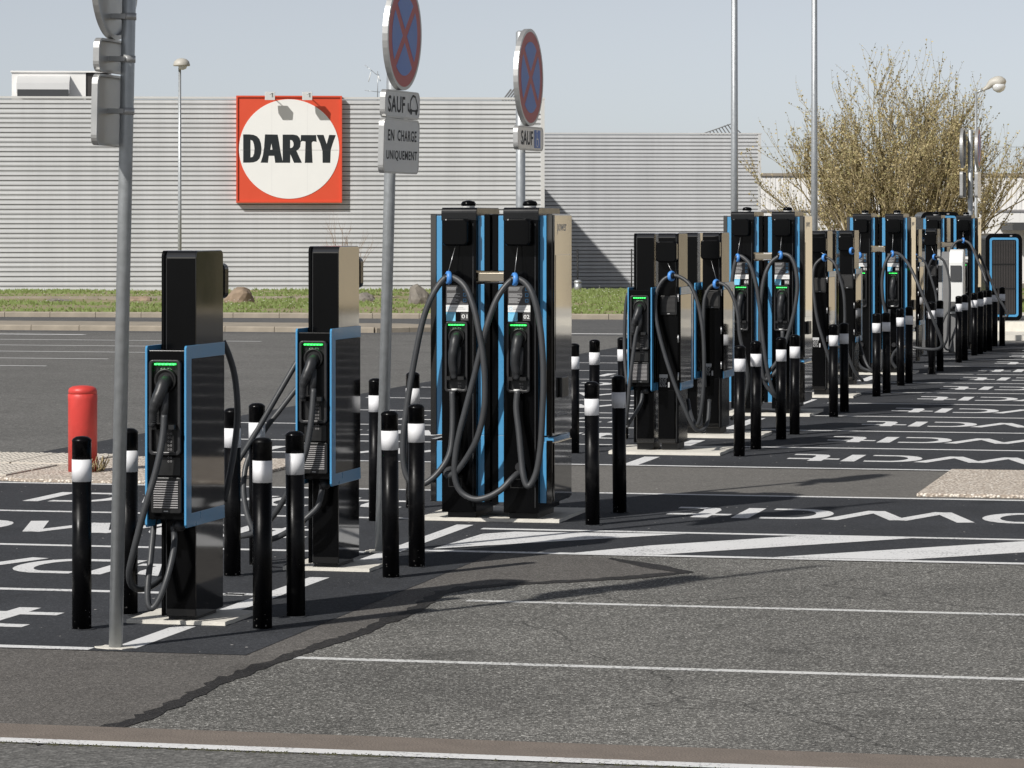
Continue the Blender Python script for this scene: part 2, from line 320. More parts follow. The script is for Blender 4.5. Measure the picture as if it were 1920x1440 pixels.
MT = dict(
    asph_old=asphalt("old_grey_asphalt", (0.045, 0.044, 0.040), (0.146, 0.142, 0.131), (0.52, 0.51, 0.475), 125, 0.12, blot=0.2, crack=0.0035),
    asph_fine=asphalt("worn_grey_asphalt", (0.088, 0.086, 0.081), (0.15, 0.147, 0.139), (0.245, 0.24, 0.227), 60, 0.05, blot=0.12),
    asph_brown=asphalt("brown_fine_asphalt", (0.06, 0.056, 0.051), (0.125, 0.117, 0.108), (0.24, 0.226, 0.21), 140, 0.035, blot=0.15, bump=0.35),
    asph_black=asphalt("black_coated_asphalt", (0.024, 0.0255, 0.0285), (0.040, 0.0425, 0.048), (0.075, 0.078, 0.085), 120, 0.13, blot=0.28, bump=0.4),
    asph_cross=asphalt("pale_brown_asphalt", (0.108, 0.103, 0.095), (0.156, 0.149, 0.137), (0.216, 0.206, 0.19), 90, 0.03, blot=0.08, bump=0.3),
    tar=asphalt("tar_joint", (0.016, 0.015, 0.015), (0.03, 0.028, 0.027), (0.07, 0.066, 0.062), 100, 0.05, rough=0.7, blot=0.3),
    road=asphalt("far_road_asphalt", (0.08, 0.08, 0.08), (0.11, 0.11, 0.109), (0.16, 0.16, 0.158), 40, 0.02, blot=0.12),
    line_new=paint("fresh_white_paint", (0.72, 0.72, 0.715), (0.12, 0.12, 0.125), 0.44, 0.16, 60),
    line_old=paint("worn_white_paint", (0.66, 0.66, 0.645), (0.115, 0.112, 0.105), 0.53, 0.12, 70),
    concrete=plain("pale_concrete", (0.68, 0.65, 0.58), 0.85, var=0.16, scale=9, bump=0.3, bscale=80),
    kerb=plain("sandy_kerb_concrete", (0.31, 0.27, 0.215), 0.9, var=0.35, scale=3.2, bump=0.5, bscale=30),
    kerbtop=plain("brown_gutter_concrete", (0.18, 0.15, 0.126), 0.9, var=0.22, scale=7, bump=0.6, bscale=90),
    gravel=pebbles("exposed_pebble_concrete", [(0.84, 0.77, 0.66), (0.70, 0.61, 0.51), (0.88, 0.84, 0.76), (0.78, 0.70, 0.60), (0.42, 0.34, 0.28)], 42),
    tactile=plain("tactile_paving", (0.55, 0.51, 0.45), 0.85, var=0.15, scale=12, bump=0.3),
    black=plain("black_powder_coat", (0.0022, 0.0023, 0.0026), 0.16, var=0.3, scale=6, spec=0.12, rvar=0.05),
    gloss=plain("black_gloss_side", (0.004, 0.0037, 0.0034), 0.06, var=0.2, spec=0.9, coat=0.5, scale=5, bump=0.012, bscale=3.0, rvar=0.03),
    cap=plain("satin_black_cap", (0.004, 0.004, 0.0045), 0.28, var=0.2, scale=6, spec=0.45),
    glass=plain("black_glass", (0.005, 0.0047, 0.0043), 0.04, spec=0.55, var=0.1, scale=4, bump=0.01, bscale=4.0, rvar=0.03),
    bollard=dusty("black_bollard_paint"),
    doorglass=plain("bronze_black_door", (0.006, 0.0055, 0.005), 0.05, spec=1.0, coat=1.0, var=0.1, scale=4, bump=0.01, bscale=4.0, rvar=0.03),
    bollard_plain=plain("black_bollard_paint", (0.0025, 0.0025, 0.003), 0.24, var=0.3, scale=9, bump=0.02, bscale=120, rvar=0.07, spec=0.12),
    band=plain("white_reflective_band", (0.74, 0.74, 0.755), 0.55, var=0.03, scale=40),
    grit=plain("matt_black_plastic", (0.005, 0.005, 0.005), 0.42, var=0.3, scale=30),
    frame=plain("grey_black_plastic", (0.016, 0.016, 0.017), 0.4, var=0.2, scale=30),
    plug=plain("plug_plastic", (0.024, 0.025, 0.027), 0.45, var=0.15, scale=20, bump=0.05, bscale=200),
    cable=plain("rubber_cable", (0.042, 0.044, 0.047), 0.48, var=0.25, scale=8, bump=0.05, bscale=60, rvar=0.12),
    blue=plain("sky_blue_paint", (0.07, 0.285, 0.52), 0.30, var=0.06, scale=8, coat=0.3),
    ringblue=plain("blue_clip_plastic", (0.07, 0.26, 0.66), 0.42, var=0.08, scale=30),
    slat=plain("grey_vent_slat", (0.30, 0.29, 0.29), 0.45, var=0.1, scale=20),
    print_=plain("pale_print", (0.5, 0.5, 0.5), 0.6, var=0.2, scale=80),
    print_blue=plain("blue_print", (0.10, 0.35, 0.62), 0.6, var=0.1, scale=60),
    sheet=plain("dark_grey_label", (0.065, 0.063, 0.063), 0.5, var=0.1, scale=30),
    white=plain("white_plastic", (0.78, 0.78, 0.76), 0.4, var=0.04, scale=10),
    cyan=plain("cyan_sticker", (0.22, 0.60, 0.83), 0.5, var=0.05, scale=60),
    steel=plain("brushed_steel", (0.5, 0.5, 0.5), 0.35, metal=0.8, var=0.1, scale=30),
    mirror=plain("bronze_mirror_panel", (0.34, 0.30, 0.235), 0.22, metal=0.7, var=0.05, scale=6),
    galv=plain("galvanised_steel", (0.42, 0.44, 0.45), 0.42, metal=0.55, var=0.22, scale=24, rvar=0.12, bump=0.02, bscale=80),
    alu=plain("sign_back_aluminium", (0.46, 0.46, 0.45), 0.38, metal=0.6, var=0.12, scale=9, rvar=0.1),
    signface=plain("grey_white_sign_face", (0.72, 0.72, 0.71), 0.4, var=0.06, scale=8, coat=0.4),
    signblack=plain("sign_black_ink", (0.012, 0.012, 0.012), 0.6),
    signred=plain("faded_sign_red", (0.50, 0.105, 0.10), 0.5, var=0.08, scale=10, spec=0.5),
    signblue=plain("faded_sign_blue", (0.15, 0.25, 0.58), 0.5, var=0.06, scale=10, spec=0.5),
    redpost=plain("red_bollard_plastic", (0.60, 0.055, 0.045), 0.45, var=0.2, scale=9, bump=0.2, bscale=25, rvar=0.15),
    clad=cladding("silver_grey_cladding", (0.56, 0.57, 0.58)),
    cladtrim=plain("pale_trim_metal", (0.62, 0.62, 0.61), 0.45, metal=0.1, var=0.05, scale=2),
    gap=plain("dark_joint", (0.05, 0.052, 0.055), 0.7),
    slatdark=plain("dark_vent_slat", (0.06, 0.058, 0.056), 0.45, var=0.1, scale=20),
    shopred=plain("sign_orange_red", (0.66, 0.075, 0.03), 0.5, var=0.04, scale=3),
    shopwhite=plain("sign_panel_white", (0.80, 0.80, 0.78), 0.5, var=0.03, scale=2),
    shopblack=plain("sign_panel_black", (0.013, 0.017, 0.019), 0.4, var=0.15, scale=3),
    whiteclad=plain("white_ribbed_cladding", (0.82, 0.81, 0.785), 0.55, var=0.05, scale=1.5),
    cream=plain("beige_render", (0.70, 0.60, 0.44), 0.8, var=0.08, scale=0.6),
    roof=plain("roof_membrane", (0.2, 0.2, 0.2), 0.8),
    grass=plain("grass_blades", (0.165, 0.215, 0.06), 0.7, var=0.45, scale=0.9),
    turf=plain("turf_soil", (0.27, 0.235, 0.13), 0.9, var=0.35, scale=1.1, bump=0.5, bscale=8),
    daisy=plain("daisy_white", (0.8, 0.8, 0.74), 0.7),
    rock=plain("brown_boulder", (0.28, 0.21, 0.15), 0.9, var=0.45, scale=4, bump=0.8, bscale=9),
    rockgrey=plain("grey_boulder", (0.2, 0.18, 0.155), 0.9, var=0.5, scale=5, bump=0.8, bscale=12),
    bark=plain("olive_bark", (0.17, 0.135, 0.08), 0.85, var=0.3, scale=12, bump=0.4),
    twig=plain("olive_twigs", (0.30, 0.245, 0.135), 0.8, var=0.35, scale=3),
    bud=plain("yellow_brown_buds", (0.42, 0.345, 0.18), 0.75, var=0.4, scale=2),
    bud2=plain("pale_green_leaves", (0.34, 0.31, 0.14), 0.75, var=0.4, scale=2),
    hedge=plain("dark_hedge", (0.05, 0.05, 0.025), 0.85, var=0.5, scale=2),
    twigred=plain("reddish_twigs", (0.26, 0.165, 0.10), 0.8, var=0.3, scale=3),
    earth=plain("ground_earth", (0.2, 0.18, 0.14), 0.95, var=0.25, scale=0.2),
    led=emit("green_led", (0.06, 1.0, 0.16), 1.3),
    cabinet=plain("cabinet_grille", (0.045, 0.040, 0.038), 0.5, var=0.2, scale=10),
    lampgrey=plain("lamp_housing_grey", (0.46, 0.44, 0.39), 0.5, var=0.1, scale=10),
    lampglass=plain("lamp_diffuser", (0.65, 0.66, 0.66), 0.15, var=0.05),
    evgrey=plain("charger_grey_shell", (0.17, 0.17, 0.17), 0.5, var=0.08),
)

# ================================================================== THE GROUND
def sheet(name, pts, z, mat, parent=None):
    me = bpy.data.meshes.new(name)
    me.from_pydata([(p[0], p[1], z) for p in pts], [], [tuple(range(len(pts)))]); me.update()
    return put(name, me, mat, parent)
def strip_st(name, s0, s1, t0, t1, z, mat, parent=None):
    return sheet(name, [W(s0, t0), W(s0, t1), W(s1, t1), W(s1, t0)], z, mat, parent)
def jag(pts, amp, step=0.12, seed=3):
    q = random.Random(seed); out = []
    for a, b in zip(pts[:-1], pts[1:]):
        n = max(1, int((Vector(b)-Vector(a)).length/step))
        for k in range(n):
            p = Vector(a).lerp(Vector(b), k/n); out.append(Vector((p.x+q.uniform(-amp, amp), p.y+q.uniform(-amp, amp)*2.0, 0)))
    out.append(Vector(pts[-1])); return out

g = MB()                                        # one sheet to the horizon; it falls away behind the verge
ys = [(-60, 0), (104, 0), (107.5, -0.02), (114, -0.6), (240, -0.6), (2500, -0.6)]
xs = [-1500, -60, 0, 60, 1500]
vs = [(x, y, z) for y, z in ys for x in xs]
g.add(vs, [(r*5+c, r*5+c+1, (r+1)*5+c+1, (r+1)*5+c) for r in range(5) for c in range(4)])
structure(put("ground", g, MT["earth"]))
lot = structure(sheet("car_park", [(-70, -20), (70, -20), (70, 73), (-70, 80)], 0.004, MT["asph_fine"]))
structure(sheet("far_road", [W(62, -60), W(62, 40), W(76, 40), W(82, -60)], 0.006, MT["road"]))
# old coarse asphalt in front, its joint, the brown and black surfacing
old = structure(strip_st("old_asphalt", 13.4, 21.05, -12, 14, 0.0060, MT["asph_old"]))
seam = [G(x, y) for x, y in ((60, 1398), (235, 1362), (330, 1322), (440, 1268), (560, 1228), (700, 1180), (770, 1150), (838, 1110), (900, 1100), (1000, 1096), (1150, 1087), (1302, 1075))]
seam = jag(seam, 0.012, 0.12)
patch_pts = [W(13.42, -12)] + [W(13.42, -4.75)] + [p for p in seam if ST(p.x, p.y)[0] > 13.45] + [G(1302, 1075), G(1140, 1049), W(21.06, -4.4), W(21.06, -12)]
brown = structure(sheet("brown_asphalt_patch", patch_pts, 0.0075, MT["asph_brown"]))
brown2 = structure(strip_st("brown_asphalt_crossing", 25.95, 28.85, -10.9, 14, 0.0060, MT["asph_cross"]))
wid = [0.42, 0.30]
lo = jag([p + Vector((0.03, -0.065, 0)) for p in seam[::2]], 0.012, 0.07, 5)
up_ = jag([p + Vector((-0.03, 0.065, 0)) for p in seam[::2]], 0.022, 0.06, 6)
structure(sheet("tar_joint", lo[:-3] + [seam[-1]] + up_[:-3][::-1], 0.0090, MT["tar"]))
sh = jag([G(1302, 1075), G(1240, 1062), G(1146, 1048)], 0.006, 0.1, 8); sh2 = jag([G(1140, 1050), G(1215, 1068), G(1290, 1078)], 0.006, 0.1, 9)
structure(sheet("tar_joint_branch", sh + sh2, 0.0092, MT["tar"]))
coat_l = structure(sheet("black_bay_surface", [W(15.80, -11.2), W(15.80, -4.97), W(21.06, -4.97), W(21.06, -4.4), W(21.06, 14), W(25.95, 14), W(25.95, -11.2)], 0.0096, MT["asph_black"]))
coat_r = structure(strip_st("black_bay_surface", 28.85, 60.2, -11.2, 14, 0.0096, MT["asph_black"]))
front = structure(strip_st("front_asphalt", 4, 12.95, -14, 14, 0.0060, MT["asph_fine"]))
kb = structure(strip_st("flush_kerb", 13.0, 13.42, -14, 14, 0.0095, MT["kerbtop"]))
strip_st("edge_line", 12.93, 13.04, -14, 14, 0.0112, MT["line_new"], kb)
# moss along the flush kerb
b = MB(); q = random.Random(4)
for i in range(420):
    p = W(12.925 + q.gauss(0, 0.010), q.choice((-4.9, -4.2, -3.6, -2.4, -1.9)) + q.gauss(0, 0.22), 0.007); r = q.uniform(0.003, 0.010)
    b.add([(p.x-r, p.y, 0.007), (p.x+r, p.y, 0.007), (p.x, p.y+r*0.6, 0.007+r*0.9)], [(0, 1, 2)])
structure(put("moss", b, MT["hedge"]), "stuff")

def bay(s, t0, t1, parent, wd=0.10, mat="line_new", z=0.0110):
    return strip_st("bay_line", s-wd/2, s+wd/2, t0, t1, z, MT[mat], parent)
for s in (15.86, 18.35, 20.9, 23.35, 25.87): bay(s, -10.9, -5.78, coat_l)
for s in (18.38,): bay(s, -5.9, -5.60, coat_l)
bay(21.10, -5.45, 8, coat_l, 0.11); bay(22.69, -5.45, 8, coat_l, 0.10)
bay(25.90, -5.30, 8, coat_l)
bay(28.92, -10.9, 8, coat_r)
RS = [28.92 + 2.63*i for i in range(12)]
for s in RS[1:]:
    bay(s, -10.9, -5.95, coat_r); bay(s, -5.35, 8, coat_r)
for s, t0, t1 in ((15.78, -4.72, 8), (18.38, -4.50, 8)): bay(s, t0, t1, old, 0.085, "line_old", 0.0075)
# dashes of the line down the middle of the row
for s0, s1 in ((15.92, 16.85), (17.5, 19.35), (20.15, 22.95)):
    strip_st("centre_line", s0, s1, -5.69, -5.57, 0.0114, MT["line_new"], coat_l)
for s0, s1 in ((28.97, 30.0), (31.5, 32.4), (34.2, 36.2), (38.5, 40.2), (45, 46.5)):
    strip_st("centre_line", s0, s1, -5.71, -5.57, 0.0114, MT["line_new"], coat_r)
for P in ([(812, 1032), (905, 1004), (965, 1000), (1286, 1004)], [(1055, 1042), (1220, 1026), (1493, 1008), (1715, 1012), (1240, 1043)],
          [(1452, 1048), (1920, 1018), (2000, 1014), (2090, 1018), (1920, 1039), (1697, 1053)]):
    sheet("hatch_stripe", [G(x, y) for x, y in P], 0.0118, MT["line_new"], coat_l)
# bays painted on the far side of the car park
for i in range(5): bay(47.2 + 2.66*i, -26, -17.9, lot, 0.12, "line_new", 0.0055)
strip_st("road_line", 67.0, 67.3, -26, -19.2, 0.0075, MT["line_new"], lot)
strip_st("road_line", 63.0, 63.3, -13.5, -10, 0.0075, MT["line_new"], lot)
strip_st("road_line", 60.4, 60.7, -26.5, -22.2, 0.0075, MT["line_new"], lot)

# painted letters, drawn as bands
def band_poly(P, wd):
    P = [Vector((x, y)) for x, y in P]; a = []; c = []
    for i, p in enumerate(P):
        d0 = (p - P[i-1]).normalized() if i else (P[1]-P[0]).normalized()
        d1 = (P[i+1] - p).normalized() if i < len(P)-1 else d0
        n0 = Vector((-d0.y, d0.x)); n1 = Vector((-d1.y, d1.x)); n = (n0+n1).normalized()
        k = wd/2/max(0.45, n.dot(n0)); a.append(p + n*k); c.append(p - n*k)
    return a, c
def letter(kind):
    H, T = 0.86, 0.125
    if kind == 'p' or kind == 'd':
        st = [[(T/2, 0), (T/2, H)], [(0.20, T/2)] + [(0.40 + 0.21*math.cos(a), H/2 + (H/2-T/2)*math.sin(a)) for a in [R(x) for x in range(-80, 81, 16)]] + [(0.20, H-T/2)]]
        if kind == 'd': st = [[(0.65-x, y) for x, y in L] for L in st]
        return st, T
    if kind == 'w': return [[(0.05, H), (0.29, 0.07)], [(0.29, 0.07), (0.53, H-0.07)], [(0.53, H-0.07), (0.77, 0.07)], [(0.77, 0.07), (1.01, H)]], T
    return [[(0.19, H), (0.19, 0.24), (0.22, 0.11), (0.32, T/2), (0.47, T/2)], [(0.0, H*0.70), (0.46, H*0.70)]], T
LET = {}
for k in 'pwdt':
    b = MB(); st, T = letter(k)
    for i, L in enumerate(st):
        a, c = band_poly(L, T); n = len(a); z = 0.0004*i
        b.add([(v.x, v.y, z) for v in a+c], [(j, j+1, n+j+1, n+j) for j in range(n-1)])
    LET[k] = b.mesh("letter_" + k, False); LET[k].materials.append(MT["line_new"])
LX = dict(p=0.0, w=0.70, d=1.76, t=2.45)
def bay_text(s_mid, right, parent):
    for k in 'pwdt':
        if right:   # read from the far side
            loc = W(s_mid + 0.43, -4.44 + 2.92 - LX[k], 0.0112); rz = math.pi - AZ
        else:
            loc = W(s_mid - 0.43, -9.36 + LX[k], 0.0112); rz = -AZ
        put("bay_letter", LET[k], None, parent, loc, (0, 0, rz))
for s in (17.05, 19.65, 22.15, 24.6): bay_text(s, False, coat_l)
bay_text(24.33, True, coat_l)
for a, c in zip(RS[:-1], RS[1:]):
    bay_text((a+c)/2, True, coat_r); bay_text((a+c)/2, False, coat_r)

# pebble islands
def island(name, pts, z, label):
    b = MB(); b.prism([(p[0], p[1]) for p in pts], 'z', 0.0, z)
    o = put(name, b, MT["gravel"], bevel=0.01); structure(o); return o
isl = island("pebble_island", [W(s, t) for s, t in ((26.0, -10.0), (26.0, -8.4), (28.75, -8.4), (28.75, -10.6), (28.5, -11.3), (27.7, -11.8), (26.6, -11.6))], 0.032, "")
island("pebble_island", [W(26.15, -2.86), W(26.15, 9), W(28.80, 9), W(28.80, -2.86)], 0.032, "")
# tactile paving on the far island: slabs with studs
def slab(b):
    b.box(-0.29, 0.29, -0.29, 0.29, 0, 0.012)
    for i in range(7):
        for j in range(7): b.lathe([(0.026, 0.012), (0.018, 0.018)], ((i-3)*0.08, (j-3)*0.08, 0), 6)
for i in range(2):
    for j in range(2): part(isl, "tactile_slab", "tactile", MT["tactile"], slab, W(26.55+0.6*j, -11.2+0.6*i, 0.033), (0, 0, -AZ))
for i in range(2):
    for j in range(2): part(isl, "tactile_slab", "tactile", MT["tactile"], slab, W(27.9+0.6*j, -11.1+0.6*i, 0.033), (0, 0, -AZ))

# kerbs of the far traffic island, of the verge and of the cabinet plinth: separate kerb stones
def kerb_run(parent, a, b_, h, wd, n, mat="kerb"):
    a = Vector(a); b_ = Vector(b_); L = (b_-a).length/n; ang = math.atan2((b_-a).y, (b_-a).x)
    def st(m): m.prism([(0, 0), (wd, 0), (wd, h), (0.03, h), (0, h-0.02)], 'x', 0.006, L-0.006)
    for i in range(n):
        p = a.lerp(b_, i/n)
        part(parent, "kerb_stone", "kerbstone%.3f_%.3f" % (L, h), MT[mat], st, (p.x, p.y, 0), (0, 0, ang))
isl2 = structure(sheet("traffic_island", [W(63.1, -40), W(63.1, -17.4), W(63.6, -16.6), W(64.6, -16.3), W(65.6, -16.8), W(66.2, -17.6), W(66.4, -40)], 0.085, MT["kerb"]))
kerb_run(isl2, W(62.8, -38), W(62.8, -17.2), 0.11, 0.3, 21)
kerb_run(isl2, W(62.8, -17.15), W(63.8, -16.1), 0.11, 0.3, 2)
kerb_run(isl2, W(63.8, -16.08), W(65.2, -16.1), 0.11, 0.3, 2)

# grass verge in front of the shop
VA, VB = Vector((-34, 79.6, 0)), Vector((32, 69.4, 0))
def vfront(x): return VA.y + (x - VA.x)/(VB.x - VA.x)*(VB.y - VA.y)
b = MB(); nx, ny = 66, 30; vs = []
for j in range(ny+1):
    for i in range(nx+1):
        x = VA.x + (VB.x-VA.x)*i/nx; y0 = vfront(x) + 0.28; f = j/ny; y = y0 + (108.0-y0)*f
        z = 0.11 + 0.05*math.sin(i*0.9+j)*f*(1-f)*2 - 0.11*f
        vs.append((x, y, z))
b.add(vs, [(j*(nx+1)+i, j*(nx+1)+i+1, (j+1)*(nx+1)+i+1, (j+1)*(nx+1)+i) for j in range(ny) for i in range(nx)], True)
verge = structure(put("grass_verge", b, MT["turf"]))
kerb_run(verge, VA, VB, 0.12, 0.28, 64)
ek = structure(put("verge_edging", MB().box(-12, 0, -0.12, 0.12, 0.02, 0.14), MT["kerb"], None, (-4.5, 91.0, 0), (0, 0, R(-2))))
q = random.Random(11); b = MB(); db = MB()
def vz(x, y): f = (y - vfront(x) - 0.28)/(108 - vfront(x)); return 0.11 - 0.11*f
for i in range(42000):
    y = 73 + 34.5*q.random(); x = (q.uniform(-0.165, 0.19))*y
    if y < vfront(x)+0.35: continue
    if 90.6 < y < 91.6 and x < -4: continue
    n = math.sin(x*0.7+1.3*math.sin(y*0.35)) + math.sin(y*0.8+x*0.3)
    if n < -0.35 and q.random() < 0.82: continue
    z = vz(x, y); h = q.uniform(0.03, 0.085)*(1+0.3*n/2); wd = q.uniform(0.015, 0.04); l = q.uniform(-0.05, 0.05)
    b.add([(x-wd, y, z), (x+wd, y, z), (x+l, y+q.uniform(-.04, .04), z+h)], [(0, 1, 2)])
    if q.random() < 0.030 and math.sin(x*0.9)+math.sin(y*0.5+x*0.2) > -0.3:
        r = q.uniform(0.012, 0.026); h += 0.03
        db.add([(x-r, y, z+h), (x, y-r, z+h+r*0.3), (x+r, y, z+h), (x, y+r, z+h+r*0.5)], [(0, 1, 2, 3)])
structure(put("grass", b.mesh("grass", False), MT["grass"]), "stuff")
structure(put("daisies", db.mesh("daisies", False), MT["daisy"]), "stuff")

# ================================================================== THE SHOP AND OTHER BUILDINGS
BA = R(4.0)
def ribbed(parent, name, x0, x1, z0, z1, pitch, mat, y=0.0):
    n = int(round((z1-z0)/pitch)); p = (z1-z0)/n
    def fn(b):
        b.prism([(0.05, 0.0), (0.003, 0.001), (0.0, 0.006), (0.0, p*0.40), (0.006, p*0.50), (0.006, p*0.66), (0.001, p*0.74), (0.001, p-0.026), (0.05, p-0.022)], 'x', x0, x1)
    for i in range(n): part(parent, name, "plank%s%.2f%.2f" % (parent.name, x0, pitch), MT[mat], fn, (0, y, z0+i*p))
shop = thing("shop_building", "long low shop hall clad in silver-grey horizontal ribbed metal behind the verge", "building", (1.0, 107.0, 0), BA)
put("back_wall", MB().box(-45, -0.05, 0.03, 28.8, -0.8, 5.9), MT["gap"], shop)
ribbed(shop, "cladding_plank", -45, -0.09, 0.0, 5.96, 0.149, "clad")
put("corner_trim", MB().box(-0.1, 0.02, -0.02, 28.9, -0.8, 6.0), MT["cladtrim"], shop)
put("parapet_cap", MB().box(-45.1, 0.04, -0.03, 0.25, 5.962, 6.03), MT["cladtrim"], shop)
put("base_flashing", MB().box(-45, -0.1, -0.012, 0.06, -0.5, -0.002), MT["cladtrim"], shop)
put("roof", MB().box(-45, 0.0, 0.26, 29, 5.9, 5.93), MT["roof"], shop)
for i in range(5):                         # folded flashing behind the parapet
    put("roof_fin", MB().prism([(0, 0), (0.05, 0), (0.42, 0.46), (0.38, 0.5)], 'y', 2.0, 2.1), MT["evgrey"], shop, (-1.2+i*0.11, 1.2, 5.93+i*0.02))
wing = thing("shop_building", "set-back lower wing of the grey ribbed hall, half in the shade of the corner", "building", (-1.02, 135.9, 0), BA)
put("back_wall", MB().box(0, 10.95, 0.06, 9, -0.9, 5.6), MT["gap"], wing)
ribbed(wing, "cladding_plank", 0, 10.9, -0.62, 5.64, 0.1495, "clad")
put("corner_trim", MB().box(10.9, 11.02, -0.02, 9, -0.9, 5.66), MT["cladtrim"], wing)
put("parapet_cap", MB().box(-0.05, 11.04, -0.03, 0.25, 5.642, 5.70), MT["cladtrim"], wing)
put("roof", MB().box(0, 10.9, 0.26, 9, 5.6, 5.63), MT["roof"], wing)
for i in range(9):
    put("roof_fin", MB().prism([(0, 0), (0.05, 0), (0.05 - 0.035*(i+1), 0.05*(i+1)), (-0.035*(i+1), 0.05*(i+1))], 'y', 0, 0.05), MT["evgrey"], wing, (8.85+0.155*i, 1.0, 5.63))
put("roof_ridge", MB().tube([(8.7, 1.0, 5.66), (9.95, 1.0, 6.09), (10.4, 1.0, 5.66)], 0.022, 5), MT["evgrey"], wing)

# the shop sign
def wall_q(px): k = (px-960)/FP; return (k*107-1.0)/(math.cos(BA) - k*math.sin(BA))
sx0, sx1 = wall_q(443), wall_q(641); sz0, sz1 = 2.73, 6.06; SW = sx1-sx0
o = Vector((1.0, 107.0, 0)) + Matrix.Rotation(BA, 3, 'Z') @ Vector((sx0, -0.20, 0))
sign = thing("shop_sign", "square orange-red shop sign with a white disc and black lettering on the grey wall", "sign", (o.x, o.y, 0), BA)
put("sign_box", MB().box(0, SW, 0.0, 0.22, sz0, sz1), MT["shopred"], sign)
fr = rrect(0.0, SW, sz0, sz1, 0.004, 1); fi = rrect(0.05, SW-0.05, sz0+0.05, sz1-0.05, 0.004, 1)
put("sign_rim", MB().frame(fr, fi, 'y', -0.045, -0.001), MT["shopred"], sign)
k = SW/198.0/6.548
def sp(x, y): return ((x-19.6)*k, sz1 - (y-65)*k*1.005)
cxy = sp(668, 716); rr_ = 614*k
put("white_disc", MB().prism([(cxy[0]+rr_*math.cos(R(a)), cxy[1]+rr_*0.995*math.sin(R(a))) for a in range(0, 360, 4)], 'y', -0.012, -0.002), MT["shopwhite"], sign)
for x in (455, 890): put("panel_joint", MB().box(*[sp(x-2, 0)[0], sp(x+2, 0)[0], -0.0135, -0.0122], sp(0, 1250)[1], sp(0, 180)[1]), MT["signface"], sign)
put("panel_joint", MB().box(sp(70, 0)[0], sp(1270, 0)[0], -0.0152, -0.0140, sp(0, 730.5)[1], sp(0, 728)[1]), MT["sheet"], sign)
LT = [
 [[(105,538),(180,538),(235,545),(275,563),(303,595),(322,645),(330,710),(325,770),(306,830),(274,864),(232,880),(180,884),(105,884)], [(195,605),(222,618),(237,660),(243,715),(238,772),(222,812),(195,820)]],
 [[(372,538),(527,540),(545,640),(565,760),(592,885),(497,885),(485,800),(418,800),(408,885),(318,884),(345,800),(360,700)], [(450,648),(463,725),(437,725)]],
 [[(588,540),(720,540),(765,548),(796,580),(810,640),(803,690),(783,720),(757,737),(790,810),(825,885),(728,885),(682,780),(680,885),(588,885)], [(680,605),(705,612),(720,640),(722,668),(712,692),(695,703),(680,704)]],
 [[(812,545),(998,545),(1005,628),(960,622),(945,640),(948,740),(955,885),(860,885),(865,740),(868,625),(835,618),(806,630)]],
 [[(1004,543),(1090,543),(1128,655),(1158,543),(1240,545),(1205,640),(1178,730),(1172,885),(1078,885),(1075,740),(1050,650)]]]
for Ls in LT:
    V, F = fill2d([[sp(*p) for p in L] for L in Ls])
    put("sign_letter", MB().add([(x, -0.0138, y) for x, y, _ in V], F), MT["shopblack"], sign)
for x in (433, 888):                       # floodlights on arms
    X = sp(x, 0)[0]; t = thing("sign_floodlight", "small square floodlight on an arm over the shop sign, " + ("above the first letters" if x < 600 else "above its last letters"), "floodlight",
        Vector((o.x, o.y, 0)) + Matrix.Rotation(BA, 3, 'Z') @ Vector((X, 0, 0)), BA, "floodlights over the shop sign")
    put("arm", MB().tube([(0.09, 0.0, sz1-0.05), (0.09, -0.55, sz1+0.06), (0.0, -0.62, sz1+0.02)], 0.016, 6), MT["galv"], t)
    put("lamp_head", MB().prism([(-0.56, sz1+0.10), (-0.38, sz1+0.12), (-0.40, sz1-0.10), (-0.54, sz1-0.16)], 'x', -0.155, 0.155), MT["lampglass"], t, bevel=0.01)

# roof plant and aerial
t = thing("roof_unit", "cream ventilation unit with a hood and dark grille on the hall roof", "roof unit", ondepth(22, 177, 109.0)*Vector((1, 1, 0)) if False else (ondepth(22, 177, 109).x, 109.0, 5.93), BA)
put("casing", MB().box(0, 2.35, 0, 1.4, 0.0, 0.98), MT["whiteclad"], t)
put("lid", MB().box(-0.04, 3.1, -0.05, 1.45, 0.98, 1.03), MT["whiteclad"], t)
put("hood", MB().prism([(-0.45, 0.30), (-0.42, 0.62), (0, 0.88), (0, 0.30)], 'x', 0.18, 1.85), MT["cladtrim"], t)
put("hood_mouth", MB().box(0.21, 1.82, -0.47, -0.452, 0.20, 0.42), MT["gap"], t)
put("grille", MB().box(2.36, 3.05, 0.05, 1.3, 0.0, 0.95), MT["cabinet"], t)
t = thing("tv_aerial", "thin TV aerial with two arms on the hall roof", "aerial", (ondepth(708, 180, 112).x, 112.0, 5.93), 0)
put("mast", MB().cyl((0, 0, 0), 0.014, 0.1, 1.15, n=6), MT["galv"], t)
put("aerial_boom", MB().tube([(-0.42, 0, 1.35), (-0.05, 0, 1.05), (0.06, 0, 1.02)], 0.012, 5), MT["galv"], t)
put("aerial_boom", MB().tube([(-0.42, 0, 0.52), (0.10, 0, 0.46)], 0.010, 5), MT["galv"], t)
put("reflector", MB().tube([(0.02, 0, 1.0), (0.09, 0, 0.82)], 0.018, 5).tube([(-0.22, 0, 1.12), (-0.30, 0, 0.80)], 0.014, 5), MT["white"], t)
put("rod", MB().tube([(-0.34, -0.2, 1.28), (-0.34, 0.2, 1.28)], 0.008, 4).tube([(-0.2, -0.2, 1.17), (-0.2, 0.2, 1.17)], 0.008, 4).tube([(-0.3, -0.3, 0.5), (-0.3, 0.3, 0.5)], 0.008, 4), MT["galv"], t)
put("foot", MB().tube([(-0.25, 0, 0.05), (0.12, 0, 0.06)], 0.02, 5).cyl((0, 0, 0), 0.05, 0.0, 0.12, n=8), MT["gap"], t)

